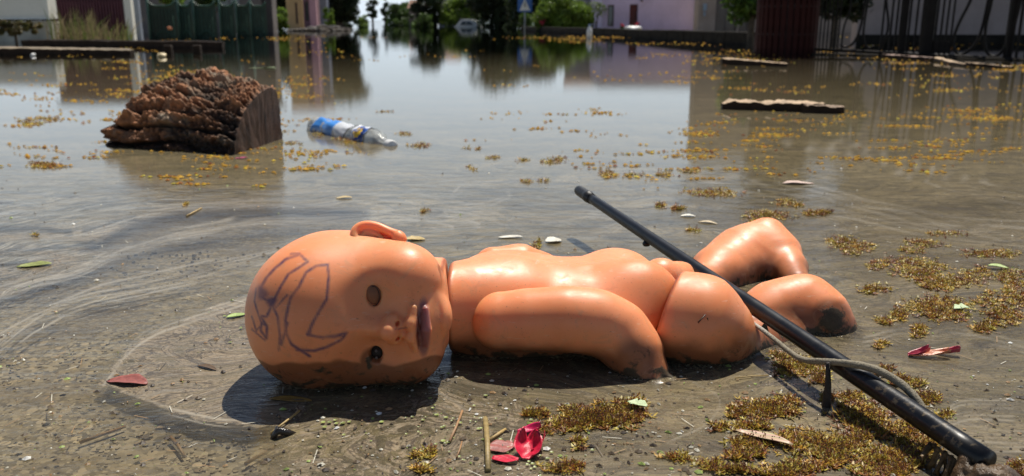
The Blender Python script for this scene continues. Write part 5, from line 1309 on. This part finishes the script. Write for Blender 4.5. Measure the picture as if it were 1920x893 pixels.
leaf('petal', 'curved pale petal floating right of the white one near the pole', 'petal', 1327, 418, 36, 12, -20, lm('beige_petal', (.5, .40, .24)), seed=6, bend=.5)
leaf('leaf', 'pink white shred glinting on the far water at right', 'leaf', 1497, 344, 60, 22, 4, lm('rosy_petal', (.5, .36, .3)), seed=7)
leaf('leaf', 'bright green leaf floating left of the doll forehead', 'leaf', 444, 592, 38, 18, 35, M_lg, seed=8)
leaf('leaf', 'large dull green leaf floating at the far left', 'leaf', 64, 498, 58, 30, 20, lm('dull_green_leaf', (.24, .27, .08)), seed=9)
leaf('leaf', 'pale green lobed leaf lying on the blossom raft', 'leaf', 1195, 757, 40, 24, -35, M_pg2, z=.006, seed=10, jag=.9)
leaf('leaf', 'pale green pointed leaf among the blossoms at the right', 'leaf', 1803, 577, 32, 26, 10, M_pg2, z=.004, seed=11, jag=.8)
leaf('leaf', 'small green leaf at the right edge of the blossom drift', 'leaf', 1872, 500, 34, 18, -30, M_lg, z=.004, seed=13, jag=.3)
leaf('leaf', 'dark narrow sliver of leaf lying on the scum left of the head', 'leaf', 388, 689, 46, 14, -25, lm('brown_leaf', (.10, .06, .03)), seed=12)
leaf('leaf', 'brown yellow leaf half sunk in the shade below the head', 'leaf', 545, 750, 80, 22, -4, lm('sunk_leaf', (.30, .17, .04)), z=.0008, seed=14)
leaf('leaf', 'small dark leaf fragment stuck on the near leg below the pole', 'leaf', 1433, 625, 17, 34, 0, lm('dark_leaf', (.035, .035, .02)), seed=15, Y=.812, tilt=R(70))
# two-tone willow leaf
m, nt = mat('striped_leaf'); b = NB(nt); s3 = b.n('ShaderNodeSeparateXYZ'); nt.links.new(b.obj(), s3.inputs[0]); rb = b.math('ABSOLUTE', b.math('SINE', b.math('MULTIPLY', s3.outputs[1], 900)))
c = b.mix(b.mapr(rb, 0, .5), (.40, .45, .20), (.44, .27, .19)); b.out(b.principled(c, .45, .4, 0, b.bump(rb, .4, .001))); M_str = m
leaf('willow_leaf', 'long pinkish green willow leaf lying among the foreground blossoms', 'leaf', 1432, 820, 108, 26, -35, M_str, z=.004, seed=16, bend=.15)
# red leaf under the scum tip at left
leaf('leaf', 'dull crimson leaf tip sticking out of the scum film at left', 'leaf', 238, 716, 84, 40, -12, lm('dull_crimson', (.26, .075, .06)), seed=17)
# crimson petals
def petal(px, py, Lp, Wp, rot, cup, up, seed, label, m_):
    q = onz(px, py, .001); s_ = (q.y*CP-(q.z-H)*SP)/FPX; L_, W_ = Lp*s_, Wp*s_; n, k = 14, 8; V = []
    for i in range(n+1):
        t = i/n; w_ = W_*math.sin(math.pi*(t*.86+.07))**.6
        for j in range(-k, k+1):
            u = j/k; V.append((L_*(t-.5), w_*u*.5, up*L_*t*t + cup*W_*u*u*.5*(.4+t) + .03*W_*math.sin(9*t+5*u+seed)+.0005))
    mm = 2*k+1; F = [(i*mm+j, i*mm+j+1, (i+1)*mm+j+1, (i+1)*mm+j) for i in range(n) for j in range(mm-1)]; V, F = thin(V, F, .0003)
    o = meshobj('flower_petal', V, F, m_); o.location = q; o.rotation_euler.z = R(rot); tag(o, label, 'petal'); return o
o1 = petal(990, 850, 50, 54, 80, .75, .24, 1, 'large curled crimson petal standing up in the foreground', M_red)
petal(1003, 840, 40, 36, 50, .9, .22, 2, 'right hand folded crimson petal leaning on the large curled one', M_red)
petal(992, 812, 44, 26, 8, .6, .18, 3, 'magenta petal behind the large curled crimson one', lm('magenta_petal', (.50, .012, .09), .38))
petal(947, 862, 50, 26, -14, .12, .03, 4, 'flat crimson petal lying left of the curled ones', M_red)
petal(940, 838, 50, 46, 20, .05, .01, 5, 'faded pink petal soaked under the curled crimson petals', lm('soaked_petal', (.32, .10, .085), .4))
petal(1742, 668, 74, 22, -2, .5, .10, 6, 'red edged pinkish petal floating right of the doll', lm('salmon_petal', (.55, .20, .10), .35))
petal(1722, 667, 40, 16, 4, 1.1, .18, 7, 'dark red curl on the left of the pinkish petal', M_pk); petal(1778, 664, 38, 15, -14, 1.1, .15, 8, 'magenta curl on the right of the pinkish petal', M_pk)
petal(452, 297, 22, 8, 5, .2, .05, 10, 'tiny pink petal floating in front of the log', lm('rose_petal', (.6, .10, .25), .4))
def stick(name, label, a, b_, r0, r1, m_, z=.0015, cat='stick', za=None, zb=None):
    A, B = onz(*a, za if za is not None else z), onz(*b_, zb if zb is not None else z); o = MB().tube([A, A.lerp(B, .5)+Vector((.0006, .0006, .0003)), B], [r0, (r0+r1)/2, r1], 8, jit=.15).build(name, m_, None, True); tag(o, label, cat); recentre(o)
M_straw = lm('straw', (.42, .29, .11)); M_br = lm('reed', (.34, .19, .09)); M_tw = lm('dark_twig', (.05, .035, .02))
stick('straw', 'yellow straw slanting out of the foreground scum below the head', (508, 812), (561, 771), .0009, .0009, M_straw, zb=.004)
stick('straw', 'thin reddish straw in the foreground below the doll arm', (843, 828), (867, 770), .0012, .0009, M_br)
stick('straw', 'short thin straw below the reddish one', (856, 858), (866, 828), .0007, .0006, M_br)
stick('reed_piece', 'thick pale reed piece standing upright in the picture left of the crimson petals', (915, 882), (910, 785), .0024, .0022, lm('reed_pale', (.30, .22, .09)))
stick('reed_piece', 'short pale reed piece pointing at the crimson petals', (918, 826), (948, 805), .0016, .0012, M_straw)
stick('twig', 'brown floating twig at the upper left water', (350, 405), (378, 390), .0016, .001, M_straw)
stick('twig', 'thin pale straw lying right of the doll leg', (1378, 709), (1440, 704), .0005, .0005, M_straw)
for i, (a, c, l) in enumerate((((150, 830), (235, 800), 'left soaked brown reed lying on the flooded asphalt'), ((460, 870), (520, 835), 'right soaked brown reed lying on the flooded asphalt near the scum'), ((320, 820), (345, 855), 'short soaked reed in the middle of the flooded asphalt'))):
    stick('soaked_reed', l, a, c, .0016, .0012, lm('soaked_reed', (.24, .15, .07)), z=-.009)
# twig triangle stuck on the thigh
def on_leg(px, py, Y): return at(px, py, Y)
tw = MB(); P_ = [on_leg(1323, 590, .7515), on_leg(1309, 605, .7505), on_leg(1316, 610, .7500), on_leg(1331, 614, .7495), on_leg(1326, 596, .7510), on_leg(1331, 606, .7500)]
tw.tube(P_, .0006, 6); o = tw.build('twig', M_tw, None, True); tag(o, 'bent black twig stuck to the near thigh of the doll', 'twig'); recentre(o)
tw = MB(); tw.tube([at(1116, 548, .772), at(1126, 550, .770), at(1139, 555, .766), at(1145, 561, .762)], .0005, 6); o = tw.build('twig', M_tw, None, True); tag(o, 'thin dark twig lying on the upper side of the doll arm', 'twig'); recentre(o)
tw = MB(); q0 = onz(520, 822, .0); tw.tube([q0+Vector((-.004, 0, 0)), q0+Vector((0, .002, .006)), q0+Vector((.007, .006, .002)), q0+Vector((.014, .012, -.003))], [.002, .0035, .003, .001], 10, jit=.2)
o = tw.build('sodden_leaf_roll', simple('black_wet_leaf', (.03, .025, .022), .22, .4, 60, .4, .004), None, True); tag(o, 'dark glistening rolled leaf at the left tip of the foreground scum', 'leaf'); recentre(o)
# ---- far floating things
def blob(name, label, cat, q, r_, m_, seed=0, sq=(1, .7, .5)):
    g = random.Random(seed); V, F = [], []; n, k = 12, 16
    for i in range(n+1):
        a = math.pi*i/n
        for j in range(k):
            t = 2*math.pi*j/k; w_ = 1+.25*math.sin(3*t+seed)*math.sin(2*a)+.15*(g.random()-.5); V.append((r_*sq[0]*math.sin(a)*math.cos(t)*w_, r_*sq[1]*math.sin(a)*math.sin(t)*w_, r_*sq[2]*math.cos(a)*w_))
    F = [(i*k+j, (i+1)*k+j, (i+1)*k+(j+1) % k, i*k+(j+1) % k) for i in range(n) for j in range(k)]
    o = meshobj(name, V, F, m_); o.location = q; tag(o, label, cat); return o
wm = simple('white_bag_plastic', (.75, .75, .73), .4, .05, 6, .2)
q = at(1187, 54, 20); blob('plastic_bag', 'crumpled white bag lying on the low wall before the lilac house', 'bag', q, .16, wm, 3, (1.2, .6, .35))
q = onz(1105, 69, .03)
tb = empty('white_bottle', q); tag(tb, 'small white bottle floating upright before the low wall', 'bottle')
MB().lathe([(.0001, -.06), (.05, -.05), (.052, .10), (.035, .15), (.018, .17), (.018, .19)], 16).build('shell', wm, tb, True); MB().lathe([(.022, .192), (.022, .215), (.0001, .217)], 12).build('cap', simple('blue_cap', (.1, .2, .4), .4, .05, 6, .1), tb, True)
for i, (px, lab) in enumerate(((1018, 'pink geranium flowers in front of the hedge'), (1167, 'pale pink flowers left of the white bag'), (1196, 'pink flowers right of the lilac house door'))):
    Yf = 26.1 if i == 0 else 24.0
    tf = empty('flowering_plant', (X_at(px, Yf), Yf, 0)); tag(tf, lab, 'flowers'); r_ = .10 if i == 0 else .06; zc = .26 if i == 0 else .2
    V, F, T = leaves(0, 0, zc, r_, .1, r_*1.1, 260, .022, [(.60, .06, .10), (.70, .12, .16)], 7, 50+i); meshobj('petals', V, F, M_leaf, tf, False, {'tint': T})
    V, F, T = leaves(0, .03, zc-.1, r_*1.1, .1, r_, 260, .03, G1, 7, 60+i); meshobj('foliage', V, F, M_leaf, tf, False, {'tint': T})
for i, (px, py, rr, lab) in enumerate(((303, 105, .05, 'pale yellow ball of litter in front of the black timber'), (62, 103, .028, 'white scrap beside the nearest flat timber'), (447, 65, .06, 'left white litter piece by the end of the green fence'), (466, 65, .06, 'right white litter piece by the end of the green fence'), (318, 53, .05, 'small orange litter piece against the green fence'), (818, 40, .25, 'tiny white scrap left of the sunken car'), (972, 45, .2, 'tiny white scrap left of the crossing sign pole'))):
    cm = {0: lm('cream_litter', (.6, .48, .26)), 4: lm('orange_litter', (.5, .18, .08))}.get(i, wm)
    q = onz(px, max(py, 47), .01) if i != 4 else at(px, py, 14.6); blob('litter', lab, 'litter', q, rr*(.6 if i > 4 else .8), cm, i, (1, .8, .6))
leaf('leaf', 'pale green blade of leaf floating behind the log', 'leaf', 492, 128, 60, 12, -20, M_pg2, seed=41)
